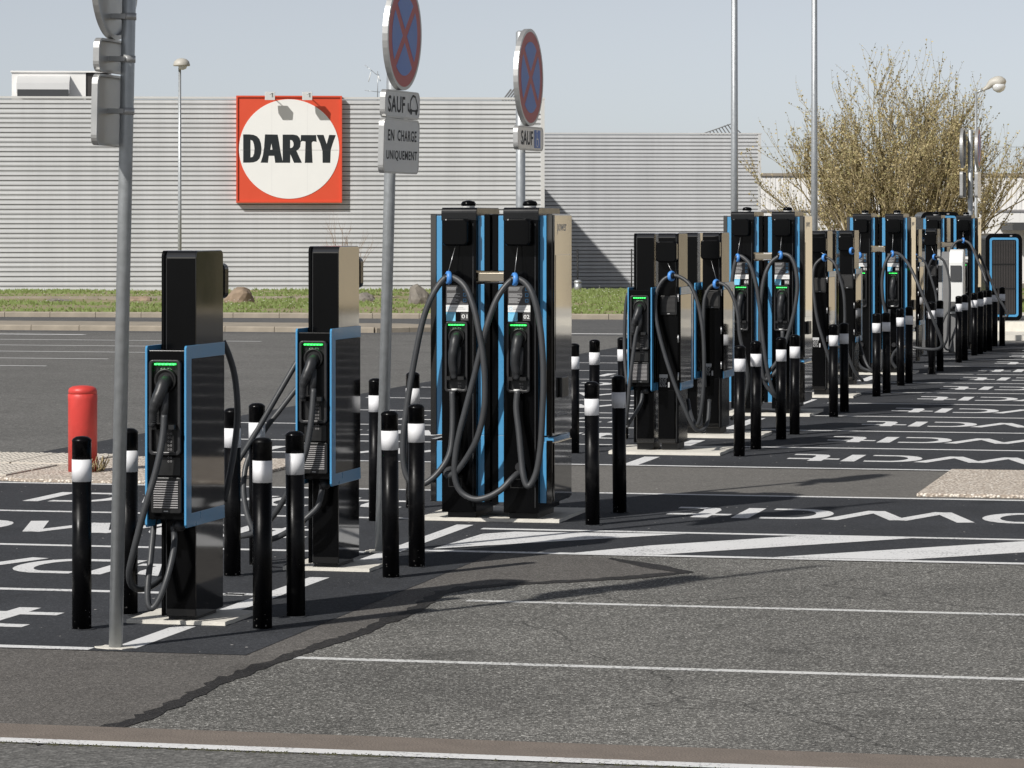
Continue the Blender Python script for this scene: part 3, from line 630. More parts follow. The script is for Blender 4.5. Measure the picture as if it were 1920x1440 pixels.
# white warehouse behind the tree
wx0 = ondepth(1420, 0, 152).x
wh = thing("white_warehouse", "long white ribbed warehouse behind the budding tree", "building", (wx0-3, 152, -0.6), R(2))
put("wall_panel", MB().box(0, 46, 0.06, 20, 0, 4.8), MT["whiteclad"], wh)
rb = MB()
for i in range(200): rb.box(i*0.23, i*0.23+0.14, 0.045, 0.06, 3.3, 4.72)
structure(put("wall_ribs", rb, MT["whiteclad"], wh), "stuff")
rb = MB()
for i in range(80): rb.box(i*0.57, i*0.57+0.54, 0.045, 0.06, 0.1, 3.2)
structure(put("lower_ribs", rb, MT["whiteclad"], wh), "stuff")
put("cornice", MB().box(-0.05, 46.1, -0.04, 0.4, 4.8, 4.92), MT["kerb"], wh)
put("floor_band", MB().box(0, 46, -0.02, 0.06, 3.21, 3.29), MT["slat"], wh)
put("red_panel", MB().box(5.6, 7.1, -0.03, 0.05, 2.9, 3.55), MT["kerb"], wh)
put("dark_canopy", MB().box(13.9, 30, -3.0, 0.0, 2.38, 2.72), MT["gap"], wh)
put("roof_rail", MB().tube([(0, 0.4, 6.1), (30, 0.4, 6.1)], 0.012, 4), MT["galv"], wh)
for i in range(12): put("rail_post", MB().cyl((i*2.5, 0.4, 0), 0.012, 4.9, 6.1, n=4), MT["galv"], wh)
# the sunlit building off to the side, seen mirrored in the glossy charger flanks
t = thing("beige_building", "sunlit beige building mirrored in the glossy flanks of the chargers", "building", (14.8, 74.0, 0), R(0))
put("wall", MB().box(0, 16.3, 0, 8, 0, 6.5), MT["cream"], t)
put("dark_reflection_block", MB().box(16.4, 28, -1, 8, 0, 5.5), MT["hedge"], t)  # unseen dark block, added only for the nearest charger's flank to mirror
put("parapet", MB().box(-0.1, 16.35, -0.1, 8, 6.5, 6.8), MT["cladtrim"], t)
put("door", MB().box(7.5, 8.6, -0.05, -0.01, 0, 2.4), MT["gap"], t)

# small grey post and fence behind the verge
t = thing("grey_post", "short round-topped grey post standing on the grass by the wing", "post", (ondepth(1083.5, 0, 104.5).x, 104.5, 0.0))
put("shaft", MB().cyl((0, 0, 0), 0.105, 0, 0.27, n=14), MT["galv"], t)
put("cap", MB().lathe([(0.12, 0.27), (0.122, 0.30), (0.09, 0.345), (0.03, 0.36)], n=14), MT["galv"], t)
fe = thing("wire_fence", "dark thin wire fence in front of the shaded wing", "fence", (ondepth(1083, 0, 107.6).x, 107.6, -0.1))
for i in range(5): put("fence_post", MB().cyl((i*1.70, 0, 0), 0.022, -0.3, 1.38, n=6), MT["signblack"], fe)
for z in (0.2, 0.45, 0.7, 0.95, 1.2): put("fence_wire", MB().tube([(0, 0, z), (6.8, 0, z)], 0.004, 4), MT["signblack"], fe)

# ================================================================== STREET LAMPS, POLES
def lamp(name, label, px, d, top_py, w_px, arm=None, front=False):
    p = ondepth(px, 0, d); H = HC - (top_py-YH)*d/FP; r = w_px*d/FP/2
    t = thing(name, label, "street lamp", (p.x, d, 0))
    put("mast", MB().lathe([(r*1.25, 0), (r*1.1, H*0.4), (r*0.85, H)], n=12), MT["galv"], t)
    put("base_plate", MB().box(-r*2.4, r*2.4, -r*2.4, r*2.4, 0, 0.03), MT["galv"], t)
    if arm:
        put("arm", MB().tube([(0, 0, H-0.02), (arm*0.45, 0, H+0.06)], r*0.8, 8), MT["galv"], t)
        s = arm
        put("lamp_head", MB().tube(smooth_path([(s*0.35, 0, H+0.03), (s*0.62, 0, H+0.11), (s*0.85, 0, H+0.20), (s*1.25, 0, H+0.21), (s*1.42, 0, H+0.12)], 4), [0.035]*3+[0.05, 0.06, 0.07, 0.08, 0.09, 0.11, 0.125, 0.14, 0.15, 0.15, 0.14, 0.12, 0.08, 0.03][:14], 10), MT["lampgrey"], t)
        put("diffuser", MB().lathe([(0.03, -0.16), (0.12, -0.11), (0.16, -0.03), (0.15, 0.03)], (s*1.18, 0, H+0.14), 12), MT["lampglass"], t)
    if front:
        put("lamp_head", MB().lathe([(0.21, -0.03), (0.22, 0.0), (0.19, 0.09), (0.12, 0.15), (0.03, 0.17)], (0.06, -0.12, H), 14), MT["lampgrey"], t)
        put("diffuser", MB().lathe([(0.02, -0.13), (0.09, -0.10), (0.12, -0.03), (0.12, -0.02)], (0.09, -0.14, H), 12), MT["lampglass"], t)
        put("bracket", MB().tube([(0, 0, H-0.12), (0.02, -0.08, H-0.01)], 0.04, 8), MT["lampgrey"], t)
    return t
lamp("street_lamp", "slim street lamp with a domed head in front of the hall, beside the orange-red sign", 337, 88, 122, 6, front=True)
lamp("street_lamp", "street lamp with a curved arm and round head beside the budding tree", 1830, 78, 172, 5.5, arm=0.44)
lamp("tall_lamp_post", "tall galvanised lamp post in front of the corner of the grey wing", 1377, 62, -250, 12.2, arm=1.2)
lamp("tall_lamp_post", "tall galvanised lamp post in front of the branches of the budding tree", 1527, 66, -260, 11.0, arm=1.2)
t = thing("far_floodlight_mast", "distant mast with two small flat lamp heads above the white warehouse", "floodlight", (ondepth(1498.5, 0, 190).x, 190, -0.6))
put("mast", MB().cyl((0, 0, 0), 0.045, 0, HC+0.6+(YH-278)*190/FP, n=8), MT["galv"], t)
for s in (-1, 1): put("lamp_head", MB().box(s*0.28-0.24, s*0.28+0.24, -0.2, 0.2, HC+0.6+(YH-278)*190/FP, HC+0.68+(YH-276)*190/FP), MT["evgrey"], t)

# ================================================================== SIGN POSTS
def on_face(V, F, x, off, zc, flip=1):        # flat print on a sign face that looks along +x of the post (reading direction: +y)
    return MB().add([(x, off + v[0]*flip, zc + v[1]) for v in V], F)
def plate(t, name, y0, y1, z0, z1, x, th, mat_face, sgn, rad=0.05):
    o_ = rrect(y0, y1, z0, z1, rad, 5); i_ = rrect(y0+0.012, y1-0.012, z0+0.012, z1-0.012, rad*0.8, 5)
    a = put(name, MB().frame(o_, i_, 'x', x-th/2, x+th/2), MT["alu"], t)
    put("plate_face", MB().prism(i_, 'x', x+sgn*(th/2-0.004), x+sgn*(th/2-0.001)), MT[mat_face], a)
    put("plate_back", MB().prism(i_, 'x', x+sgn*(th/2-0.0075), x+sgn*(th/2-0.0045)), MT["alu"], a)
    return a
def disc(t, D, zc, x, th, sgn):
    n = 48; cir = lambda r: [(r*math.cos(2*math.pi*i/n), zc + r*math.sin(2*math.pi*i/n)) for i in range(n)]
    a = put("no_stopping_disc", MB().frame(cir(D/2), cir(D/2-0.022), 'x', x-th/2, x+th/2), MT["alu"], t)
    f = x+sgn*(th/2-0.001); e = sgn*0.0012
    put("disc_face", MB().prism(cir(D/2-0.022), 'x', f-sgn*0.006, f), MT["signred"], a)
    put("disc_back", MB().prism(cir(D/2-0.022), 'x', f-sgn*0.011, f-sgn*0.0065), MT["alu"], a)
    rb_ = D*0.365; wd = D*0.085
    for q_ in range(4):                       # four blue quarters between the red cross
        c0 = 90*q_; pts = [(0 + wd*0.72*math.cos(R(c0)), zc + wd*0.72*math.sin(R(c0)))]
        h = math.degrees(math.asin(wd/2/rb_))
        for k_ in range(13):
            an = R(c0 - 45 + h + (90-2*h)*k_/12); pts.append((rb_*math.cos(an), zc + rb_*math.sin(an)))
        put("blue_quarter", MB().prism(pts, 'x', f, f+e), MT["signblue"], a)
    return a
def post(label, s, t_, H, r, lean=(0, 0), turn=0.0):
    p = W(s, t_); o = thing("sign_post", label, "sign", p, -AZ); o.rotation_euler = (lean[0], lean[1], -AZ-turn)
    put("pole", MB().lathe([(r, -0.02), (r, H), (r*0.6, H+0.012)], n=20), MT["galv"], o)
    put("footing", MB().prism([(0.10*math.cos(a)*rnd.uniform(.7, 1.25), 0.08*math.sin(a)*rnd.uniform(.7, 1.25)) for a in [R(x) for x in range(0, 360, 24)]], 'z', 0.0, 0.014), MT["concrete"], o)
    return o
def clamp(o, z, r, sgn): put("clamp", MB().lathe([(r+0.004, z-0.017), (r+0.004, z+0.017)], n=18).box(min(0, sgn*0.10), max(0, sgn*0.10), -0.05, 0.05, z-0.012, z+0.012), MT["alu"], o)
z_at = lambda py, d: HC - (py-YH)*d/FP
# 1: seen from behind
sp1 = post("leaning galvanised post with sign plates seen from behind, in front of the first charger", 15.93, -5.68, 4.4, 0.034, (0, R(1.25)))
d0 = 16.75; x1 = -0.075
disc(sp1, 0.62, z_at(78, d0)+0.32, x1, 0.03, -1)
plate(sp1, "sign_plate", -0.25, 0.21, z_at(137, d0), z_at(74, d0), x1, 0.03, "signface", -1)
plate(sp1, "sign_plate", -0.26, 0.22, z_at(274, d0), z_at(141, d0), x1, 0.03, "signface", -1)
for py in (110, 208, 30): clamp(sp1, z_at(py, d0), 0.034, -1)
# 2: no stopping, SAUF / EN CHARGE UNIQUEMENT
sp2 = post("galvanised post with a no-stopping disc and two text plates, beside the second charger", 20.97, -5.70, 4.2, 0.036, (0, R(1.5)), R(3.5))
d0 = 21.7; x2 = 0.06
disc(sp2, 0.69, z_at(169, d0)+0.345, x2, 0.035, 1)
plate(sp2, "sign_plate", -0.36, 0.34, z_at(222, d0), z_at(170, d0), x2, 0.035, "signface", 1)
plate(sp2, "sign_plate", -0.37, 0.35, z_at(325, d0), z_at(223, d0), x2, 0.035, "signface", 1)
fx = x2+0.0175+0.0003
V, F = text2d("SAUF", 1, 0.018, 1.05); put("sign_text", on_face(fit(V, 0.335, 0.105), F, fx, -0.13, z_at(196, d0)), MT["signblack"], sp2)
for wd_, ww, of in (("EN", 0.125, -0.225), ("CHARGE", 0.385, 0.095)):
    V, F = text2d(wd_, 1, 0.018, 1.15); put("sign_text", on_face(fit(V, ww, 0.070), F, fx, of, z_at(254, d0)), MT["signblack"], sp2)
V, F = text2d("UNIQUEMENT", 1, 0.018, 1.1); put("sign_text", on_face(fit(V, 0.62, 0.068), F, fx, -0.0, z_at(292, d0)), MT["signblack"], sp2)
car = [(-0.075, -0.03), (-0.065, 0.03), (-0.02, 0.06), (0.03, 0.055), (0.07, 0.01), (0.085, -0.02), (0.08, -0.035)]
def stroke(P, wd, x, oy, oz, closed=False):
    a, c = band_poly(P + ([P[0]] if closed else []), wd); n = len(a); return MB().add([(x, oy+v.x, oz+v.y) for v in a+c], [(j, j+1, n+j+1, n+j) for j in range(n-1)])
zc = z_at(195, d0)
m = stroke(car, 0.014, fx, 0.215, zc); m2 = stroke([(-0.075, -0.035), (0.08, -0.035)], 0.012, fx, 0.215, zc)
m.add(m2.v, m2.f); m2 = stroke([(-0.115, 0.01), (-0.11, -0.03), (-0.08, -0.045)], 0.018, fx, 0.215, zc); m.add(m2.v, m2.f)
for cx in (-0.05, 0.055): m.add([(fx+0.0002, 0.215+cx+0.02*math.cos(R(a)), zc-0.042+0.02*math.sin(R(a))) for a in range(0, 360, 30)], [tuple(range(12))])
put("car_symbol", m, MT["signblack"], sp2)
# 3: disabled bay
sp3 = post("galvanised post with a no-stopping disc and a small wheelchair plate, behind the first tall charger", 24.45, -5.58, 3.50, 0.035, (0, 0), R(2.5))
d0 = 24.9; x3 = 0.06
disc(sp3, 0.715, (z_at(51, d0)+z_at(236, d0))/2, x3, 0.035, 1)
plate(sp3, "sign_plate", -0.36, 0.36, z_at(281, d0), z_at(236, d0), x3, 0.035, "signface", 1)
fx = x3+0.0178
V, F = text2d("SAUF", 1, 0.018, 1.05); put("sign_text", on_face(fit(V, 0.33, 0.105), F, fx, -0.10, z_at(258, d0)), MT["signblack"], sp3)
put("blue_square", MB().box(fx, fx+0.0006, 0.10, 0.27, z_at(276, d0), z_at(242, d0)), MT["signblue"], sp3)
zc = z_at(259, d0); m = stroke([(0.175, 0.042), (0.175, 0.0), (0.205, 0.0), (0.225, -0.038)], 0.011, fx+0.0009, 0, zc)
m2 = stroke([(0.185 + 0.033*math.cos(R(a)), -0.02 + 0.036*math.sin(R(a))) for a in range(135, 351, 20)], 0.008, fx+0.0009, 0, zc); m.add(m2.v, m2.f)
m.add([(fx+0.0009, 0.175+0.013*math.cos(R(a)), zc+0.058+0.011*math.sin(R(a))) for a in range(0, 360, 40)], [tuple(range(9))])
put("wheelchair_symbol", m, MT["white"], sp3)
# 4: far double-faced post
sp4 = post("far post with edge-on sign plates on both sides, in front of the budding tree", 60.0, -5.62, 3.72, 0.045)
d0 = 59.8
for sg, dx in ((-1, -0.13), (1, 0.13)):
    disc(sp4, 0.70, z_at(283, d0)+0.05, dx, 0.05, sg)
    plate(sp4, "sign_plate", -0.33, 0.33, z_at(371, d0), z_at(322, d0), dx, 0.05, "signface", sg)

# ================================================================== BOLLARDS
def bollard_post(b): b.lathe([(0.05, 0.0), (0.05, 0.765)], n=24)
def bollard_band(b): b.lathe([(0.0512, 0.765), (0.0512, 0.88)], n=24)
def bollard_cap(b): b.lathe([(0.05, 0.88), (0.05, 0.972), (0.0515, 0.974), (0.0515, 0.978), (0.045, 0.988), (0.030, 0.997), (0.010, 1.0)], n=24)
def bollard_collar(b):
    q = random.Random(2); b.prism([((0.066+q.uniform(-.008, .01))*math.cos(R(a)), (0.066+q.uniform(-.008, .01))*math.sin(R(a))) for a in range(0, 360, 20)], 'z', 0.0, 0.004)
ORD = "first second third fourth fifth sixth seventh eighth ninth tenth eleventh twelfth thirteenth fourteenth fifteenth sixteenth seventeenth eighteenth nineteenth twentieth twenty-first twenty-second twenty-third twenty-fourth twenty-fifth".split()
BR = [(16.85, -5.21), (17.42, -5.20), (19.44, -5.22), (20.08, -5.23), (23.14, -4.77), (24.16, -4.78), (30.22, -4.89), (31.18, -4.89), (32.68, -4.88), (33.45, -4.86),
      (36.56, -4.89), (37.61, -4.91), (41.04, -4.97), (41.83, -4.94), (43.78, -4.99), (44.53, -4.97), (47.3, -4.96), (48.2, -4.94), (51.3, -4.98), (52.11, -4.97),
      (54.02, -5.00), (54.7, -4.97), (55.5, -4.99), (56.1, -4.95), (58.04, -5.03), (58.35, -4.93)]
ORD.append("twenty-sixth")
BL = [(16.62, -6.11), (17.31, -6.10), (19.32, -6.16), (19.98, -6.21), (23.09, -6.31), (24.22, -6.34), (30.3, -6.42), (31.2, -6.42), (32.42, -6.38)]
for side, L in (("right", BR), ("left", BL)):
    for i, (s, t_) in enumerate(L):
        p = W(s, t_, 0.0096)
        t = thing("bollard", "black bollard with white band, %s from the front on the %s side of the chargers" % (ORD[i], side), "bollard", p, rnd.uniform(0, 3), "black and white bollards along the chargers")
        t.rotation_euler = (R(rnd.uniform(-.5, .5)), R(rnd.uniform(-.5, .5)), rnd.uniform(0, 3)); t.scale = (1, 1, rnd.uniform(0.985, 1.005))
        part(t, "post", "bol_post", MT["bollard"], bollard_post); part(t, "white_band", "bol_band", MT["band"], bollard_band); part(t, "cap", "bol_cap", MT["bollard"], bollard_cap)
        part(t, "collar", "bol_collar", MT["asph_black"], bollard_collar)
p = G(155, 884, 0.03)
t = thing("red_bollard", "thick red plastic bollard on the pebble island", "bollard", (p.x, p.y, 0.032))
put("shaft", MB().lathe([(0.121, 0), (0.121, 0.58), (0.1225, 0.60), (0.1225, 0.64), (0.119, 0.645)], n=32), MT["redpost"], t)
put("cap", MB().lathe([(0.119, 0.645), (0.119, 0.675), (0.112, 0.692), (0.085, 0.707), (0.04, 0.714), (0.01, 0.716)], n=32), MT["redpost"], t)
b = MB(); q = random.Random(3)
for i in range(60):
    a = q.uniform(-1.6, 0.6); r0 = 0.125 + q.uniform(0, 0.05); x, y = r0*math.cos(a), r0*math.sin(a)
    b.tube([(x, y, 0), (x+q.uniform(-.03, .06), y+q.uniform(-.05, .05), q.uniform(0.03, 0.14))], 0.0035, 3)
structure(put("weeds", b, MT["twig"], None, (p.x, p.y, 0.032)), "stuff")

# ================================================================== CHARGERS
def rtop(y0, y1, z0, z1, r, n=5):             # side outline with rounded upper front and back edges
    pts = [(y0, z0), (y1, z0)]
    for k in range(n+1): a = R(90*k/n); pts.append((y1-r+r*math.cos(a), z1-r+r*math.sin(a)))
    for k in range(n+1): a = R(90+90*k/n); pts.append((y0+r+r*math.cos(a), z1-r+r*math.sin(a)))
    return pts
def socket_set(t, x, yf, zc, kind, w=0.165, h=0.49):
    """plug bay on a face that looks along -y: frame, back, lights, socket, plug"""
    o_ = rrect(x-w/2, x+w/2, zc-h/2, zc+h/2, 0.022, 4); i_ = rrect(x-w/2+0.017, x+w/2-0.017, zc-h/2+0.017, zc+h/2-0.012, 0.014, 4)
    fr = put("plug_bay_frame", M_("pbf%.3f%.3f%.3f" % (x, zc, yf), lambda b: b.frame(o_, i_, 'y', yf-0.034, yf)), MT["frame"], t, bevel=0.004)
    put("plug_bay_back", M_("pbb%.3f%.3f%.3f" % (x, zc, yf), lambda b: b.prism(i_, 'y', yf-0.004, yf-0.001)), MT["grit"], fr)
    zt = zc+h/2
    def leds(b):
        for i in range(6): b.box(x-0.055+i*0.0195, x-0.055+i*0.0195+0.0115, yf-0.0335, yf-0.005, zt-0.026, zt-0.0175)
    put("led_strip", M_("led%.3f%.3f%.3f" % (x, zc, yf), leds), MT["led"], fr)
    def icons(b):
        for i in (-1, 1):
            b.frame(rrect(x+i*0.016-0.013, x+i*0.016+0.013, zt-0.062, zt-0.042, 0.006, 3), rrect(x+i*0.016-0.0105, x+i*0.016+0.0105, zt-0.0595, zt-0.0445, 0.004, 3), 'y', yf-0.0095, yf-0.008)
            b.box(x+i*0.016-0.005, x+i*0.016+0.004, yf-0.0095, yf-0.008, zt-0.057, zt-0.047)
    put("socket_symbol", M_("ico%.3f%.3f%.3f" % (x, zc, yf), icons), MT["print_"], fr)
    zs = zt-0.115
    put("socket", M_("soc%.3f%.3f%.3f" % (x, zc, yf), lambda b: b.lathe([(0.062, -0.002), (0.062, -0.022), (0.054, -0.03), (0.046, -0.018), (0.04, -0.018)], (x, yf, zs+0.01), 24, 'y')), MT["grit"], fr)
    def plug(b):
        y = yf-0.05
        if kind == 'A':
            b.tube(smooth_path([(x+0.005, yf-0.01, zs+0.006), (x+0.003, y-0.01, zs-0.008), (x-0.004, y-0.03, zs-0.045), (x-0.018, y-0.045, zs-0.085), (x-0.034, y-0.05, zs-0.13), (x-0.042, y-0.046, zs-0.175), (x-0.046, y-0.04, zs-0.225)], 4),
                   [0.036]*5 + [0.038]*4 + [0.037]*3 + [0.034]*3 + [0.028]*3 + [0.022]*4 + [0.0195]*3, 12, 0.85)
            b.tube([(x+0.010, y-0.02, zs-0.05), (x+0.008, y-0.02, zs-0.13), (x+0.004, y-0.02, zs-0.205)], [0.026, 0.027, 0.022], 10, 0.8)
            for i in range(6): b.torus((x-0.0385-0.0012*i, y-0.045+0.0012*i, zs-0.150-0.012*i), 0.0205, 0.0028, 'z', 14, 5)
        else:
            b.tube(smooth_path([(x+0.004, yf-0.008, zs+0.012), (x+0.004, y-0.012, zs-0.005), (x+0.0, y-0.03, zs-0.05), (x-0.008, y-0.04, zs-0.11), (x-0.012, y-0.035, zs-0.17), (x-0.006, y-0.025, zs-0.23), (x-0.002, y-0.018, zs-0.28)], 4),
                   [0.038]*4 + [0.040]*5 + [0.037]*4 + [0.034]*4 + [0.033]*4 + [0.026]*4, 12, 0.9)
            b.tube([(x+0.024, y-0.01, zs-0.06), (x+0.020, y-0.01, zs-0.25)], [0.022, 0.024], 8, 0.8)
            b.box(x-0.02, x+0.012, y-0.066, y-0.05, zs-0.055, zs-0.049)
    put("charging_plug", M_("plg%s%.3f%.3f%.3f" % (kind, x, zc, yf), plug), MT["plug"], t)
    zb = zs-0.235 if kind == 'A' else zs-0.285
    def holder(b):
        b.box(x-0.066, x-0.03, yf-0.075, yf-0.004, zb-0.006, zb+0.02); b.box(x+0.022, x+0.066, yf-0.08, yf-0.004, zb-0.004, zb+0.02)
        b.box(x-0.07, x+0.07, yf-0.03, yf-0.004, zb-0.002, zb+0.012)
    put("plug_holder", M_("hld%s%.3f%.3f%.3f" % (kind, x, zc, yf), holder), MT["grit"], fr)
    def holes(b):
        z0 = zb-0.03; n = 8 if kind == 'A' else 4
        for i in range(n):
            for j in (0, 1):
                c = (x+0.012+0.014*j, yf-0.0045, z0-0.0205*i)
                b.torus(c, 0.0042, 0.0013, 'y', 10, 4)
    put("contact_rings", M_("hol%s%.3f%.3f%.3f" % (kind, x, zc, yf), holes), MT["slat"], fr)
    if kind == 'B':
        put("cable_tag", M_("ctag%.3f%.3f%.3f" % (x, zc, yf), lambda b: b.lathe([(0.0225, 0), (0.0225, 0.012)], (x-0.002, yf-0.066, zc-h/2+0.012), 12)), MT["white"], t)
    return zs
def vent(t, x, yf, z0, z1, w, sgn=-1):
    """louvred vent on a face at yf; sgn -1 looks along -y"""
    h = z1-z0; bx = (yf-0.022, yf) if sgn < 0 else (yf, yf+0.022)
    v = put("vent", M_("vent%.3f%.3f%.3f%d" % (x, yf, z0, sgn), lambda b: b.prism(rrect(x-w/2, x+w/2, z0, z1, 0.012, 3), 'y', bx[0], bx[1])), MT["grit"], t, bevel=0.004)
    n = 12
    for i in range(n):
        z = z0+0.028+i*(h-0.052)/(n-1)
        ya, yb = (yf-0.0285, yf-0.021) if sgn < 0 else (yf+0.021, yf+0.0285)
        fl = w*0.80
        put("vent_slat", M_("slat%.3f%d%.3f" % (yf, sgn, w), lambda b: b.prism([(ya, 0.0), (yb, 0.0), (yb, 0.0055), (ya+(0.003 if sgn < 0 else 0.0), 0.0045), (ya, 0.0015)], 'x', -fl/2, fl/2)), MT["slat"] if sgn < 0 else MT["slatdark"], v, (x, 0, z))
    put("vent_badge", M_("vbad%.3f%.3f%d" % (yf, z0, sgn), lambda b: b.box(x-0.012, x+0.012, *( (yf-0.0235, yf-0.022) if sgn < 0 else (yf+0.022, yf+0.0235)), z0+0.009, z0+0.014)), MT["print_"], v)
    return v
def cord_set(t, key, x, yf, z_box, sgn, ring, box=(0.19, 0.19, 0.085)):
    """cable box on a face, its cord and the blue clip the cable hangs in; ring = local (x, y, z)"""
    w, h, d = box; y0, y1 = (yf-d, yf) if sgn < 0 else (yf, yf+d)
    put("cable_box", M_("cbox" + key, lambda b: b.prism(rrect(x-w/2, x+w/2, z_box-h/2, z_box+h/2, 0.032, 5), 'y', y0, y1)), MT["black"], t, bevel=0.012)
    b = MB(); b.tube([(x+0.0, yf+sgn*d*0.6, z_box-h/2+0.01), (ring[0], ring[1], ring[2]+0.045)], 0.0026, 5); put("pull_cord", b, MT["steel"], t)
    b = MB(); b.torus((0, 0, 0), 0.036, 0.0125, 'x', 24, 8, 1.5); c = put("cable_clip", b, MT["ringblue"], t, ring, (0, 0, R(-25*sgn)))
    b = MB(); b.lathe([(0.026, -0.03), (0.026, 0.03)], n=12, ax='x'); put("clip_sleeve", b, MT["grit"], c)
def add_cable(t, s0, t0, flip, pts, r, name="charging_cable"):
    """pts: (photo x, photo y, distance behind the face s0 along the row)"""
    P = []
    for px, py, ds in pts:
        tt, z = onplane(px, py, s0+ds); x, y = tt-t0, ds
        if flip: x, y = -x, 0.46-ds
        P.append((x, y, max(z, 0.03)))
    return put(name, MB().tube(smooth_path(P, 7), r, 10), MT["cable"], t)
def loc_of(px, py, ds, s0, t0, flip):
    tt, z = onplane(px, py, s0+ds); x, y = tt-t0, ds
    return (-x, 0.46-ds, z) if flip else (x, y, z)

def slim_charger(s0, t0, flip, label, lift=0.0, ring=None, front=True, group="slim chargers in the row"):
    """front face at y=0 looks along -y; flip turns it to look up the row, away from the camera"""
    base = W(s0 + (0.46 if flip else 0.0), t0, 0.016+lift)
    t = thing("slim_charger", label, "charger", base, -AZ + (math.pi if flip else 0), group)
    part(t, "body", "sl_body", MT["gloss"], lambda b: b.prism(rtop(0, 0.46, 0.05, 1.956, 0.034), 'x', -0.068, 0.095), bevel=0.004)
    part(t, "front_skin", "sl_skin", MT["black"], lambda b: b.box(-0.064, 0.090, -0.003, 0.0005, 0.09, 1.915))
    part(t, "back_skin", "sl_bskin", MT["black"], lambda b: b.box(-0.064, 0.090, 0.4595, 0.463, 0.09, 1.915))
    part(t, "edge_trim", "sl_trim", MT["black"], lambda b: b.prism(rtop(0.0, 0.46, 0.05, 1.956, 0.034), 'x', -0.095, -0.077), bevel=0.003)
    part(t, "joint", "sl_joint", MT["gap"], lambda b: b.prism(rtop(0.012, 0.448, 0.06, 1.944, 0.034), 'x', -0.0765, -0.0685))
    part(t, "plinth", "sl_plinth", MT["grit"], lambda b: b.box(-0.075, 0.075, 0.06, 0.40, -0.012, 0.05))
    core = part(t, "panel_core", "sl_core", MT["black"], lambda b: b.box(-0.099, 0.099, -0.195, -0.0035, 0.57, 1.444), bevel=0.004)
    for sx in (-1, 1):
        def cfr(b, sx=sx):
            P = [(-0.21+0.012, 1.467), (-0.21, 1.455), (-0.21, 0.545), (-0.21+0.015, 0.53), (0.435, 0.53), (0.43, 0.60), (-0.125, 0.60), (-0.125, 1.398), (0.435, 1.398), (0.435, 1.467)]
            b.prism(P, 'x', *( (0.100, 0.112) if sx > 0 else (-0.112, -0.100)))
        fr = part(t, "blue_side_frame", "sl_cfr%d" % sx, MT["blue"], cfr, bevel=0.002)
        part(fr, "glass_panel", "sl_glass%d" % sx, MT["glass"], lambda b, sx=sx: b.box(*((0.1003, 0.1095) if sx > 0 else (-0.1095, -0.1003)), -0.124, 0.432, 0.601, 1.397))
    socket_set(t, 0.0, -0.195, 1.15, 'A', 0.172)
    part(t, "hatch", "sl_hatch", MT["grit"], lambda b: b.prism(rrect(-0.06, 0.075, 0.80, 0.892, 0.008, 3), 'y', -0.199, -0.195))
    vent(t, 0.004, -0.195, 0.605, 0.79, 0.165, -1)
    part(t, "cable_gland", "sl_gland", MT["frame"], lambda b: b.lathe([(0.030, 0.57), (0.030, 0.545), (0.033, 0.54), (0.033, 0.515), (0.022, 0.505)], (0.035, -0.10, 0), 16))
    if not ring: ring = (0.0, 0.60, 1.52)
    cord_set(t, "slim", 0.005, 0.463, 1.79, 1, ring)
    vent(t, -0.005, 0.463, 1.215, 1.39, 0.155, 1)
    part(t, "service_door", "sl_door", MT["black"], lambda b: b.box(-0.088, 0.088, 0.463, 0.468, 0.545, 1.20), bevel=0.002)
    part(t, "lower_cover", "sl_lcov", MT["black"], lambda b: b.box(-0.060, 0.088, 0.463, 0.470, 0.09, 0.53), bevel=0.003)
    for z in (1.37, 1.0, 0.66): part(t, "hinge", "sl_hinge", MT["steel"], lambda b: b.cyl((-0.092, 0.467, 0), 0.0065, -0.035, 0.035, n=8), (0, 0, z))
    def st(b):
        q = random.Random(5)
        b.box(0.005, 0.082, 0.4682, 0.4690, 0.645, 0.675)
        for i in range(8):
            z = 0.64-0.0105*i; x = 0.08
            while x > 0.02: w_ = q.uniform(0.008, 0.022); b.box(x-w_, x, 0.4682, 0.4690, z-0.004, z); x -= w_+q.uniform(0.003, 0.009)
        b.box(-0.012, 0.004, 0.4682, 0.4690, 0.558, 0.605)
    part(t, "rating_label", "sl_rate", MT["print_"], st)
    return t
def pad(parent, s0, s1, t0, t1, h=0.03):
    q = random.Random(int(s0*10)); pts = []
    cor = [W(s0, t0), W(s0, t1), W(s1, t1), W(s1, t0), W(s0, t0)]
    for a, c in zip(cor[:-1], cor[1:]):
        for k in range(8): p = a.lerp(c, k/8); pts.append((p.x+q.uniform(-.006, .006), p.y+q.uniform(-.006, .006)))
    o = put("charger_pad", MB().prism(pts, 'z', 0.005, h), MT["concrete"], None); structure(o); return o
pad(None, 16.92, 17.46, -5.97, -5.43); pad(None, 19.72, 20.26, -5.97, -5.43)
pad(None, 23.24, 24.25, -6.03, -5.03, 0.034); pad(None, 30.28, 31.2, -6.1, -5.08, 0.036); pad(None, 32.75, 33.55, -6.1, -5.1, 0.036)
pad(None, 36.6, 37.65, -6.1, -5.15, 0.04); pad(None, 40.6, 41.4, -6.1, -5.2, 0.036); pad(None, 43.1, 43.9, -6.1, -5.2, 0.036); pad(None, 46.9, 47.9, -6.1, -5.2, 0.036)

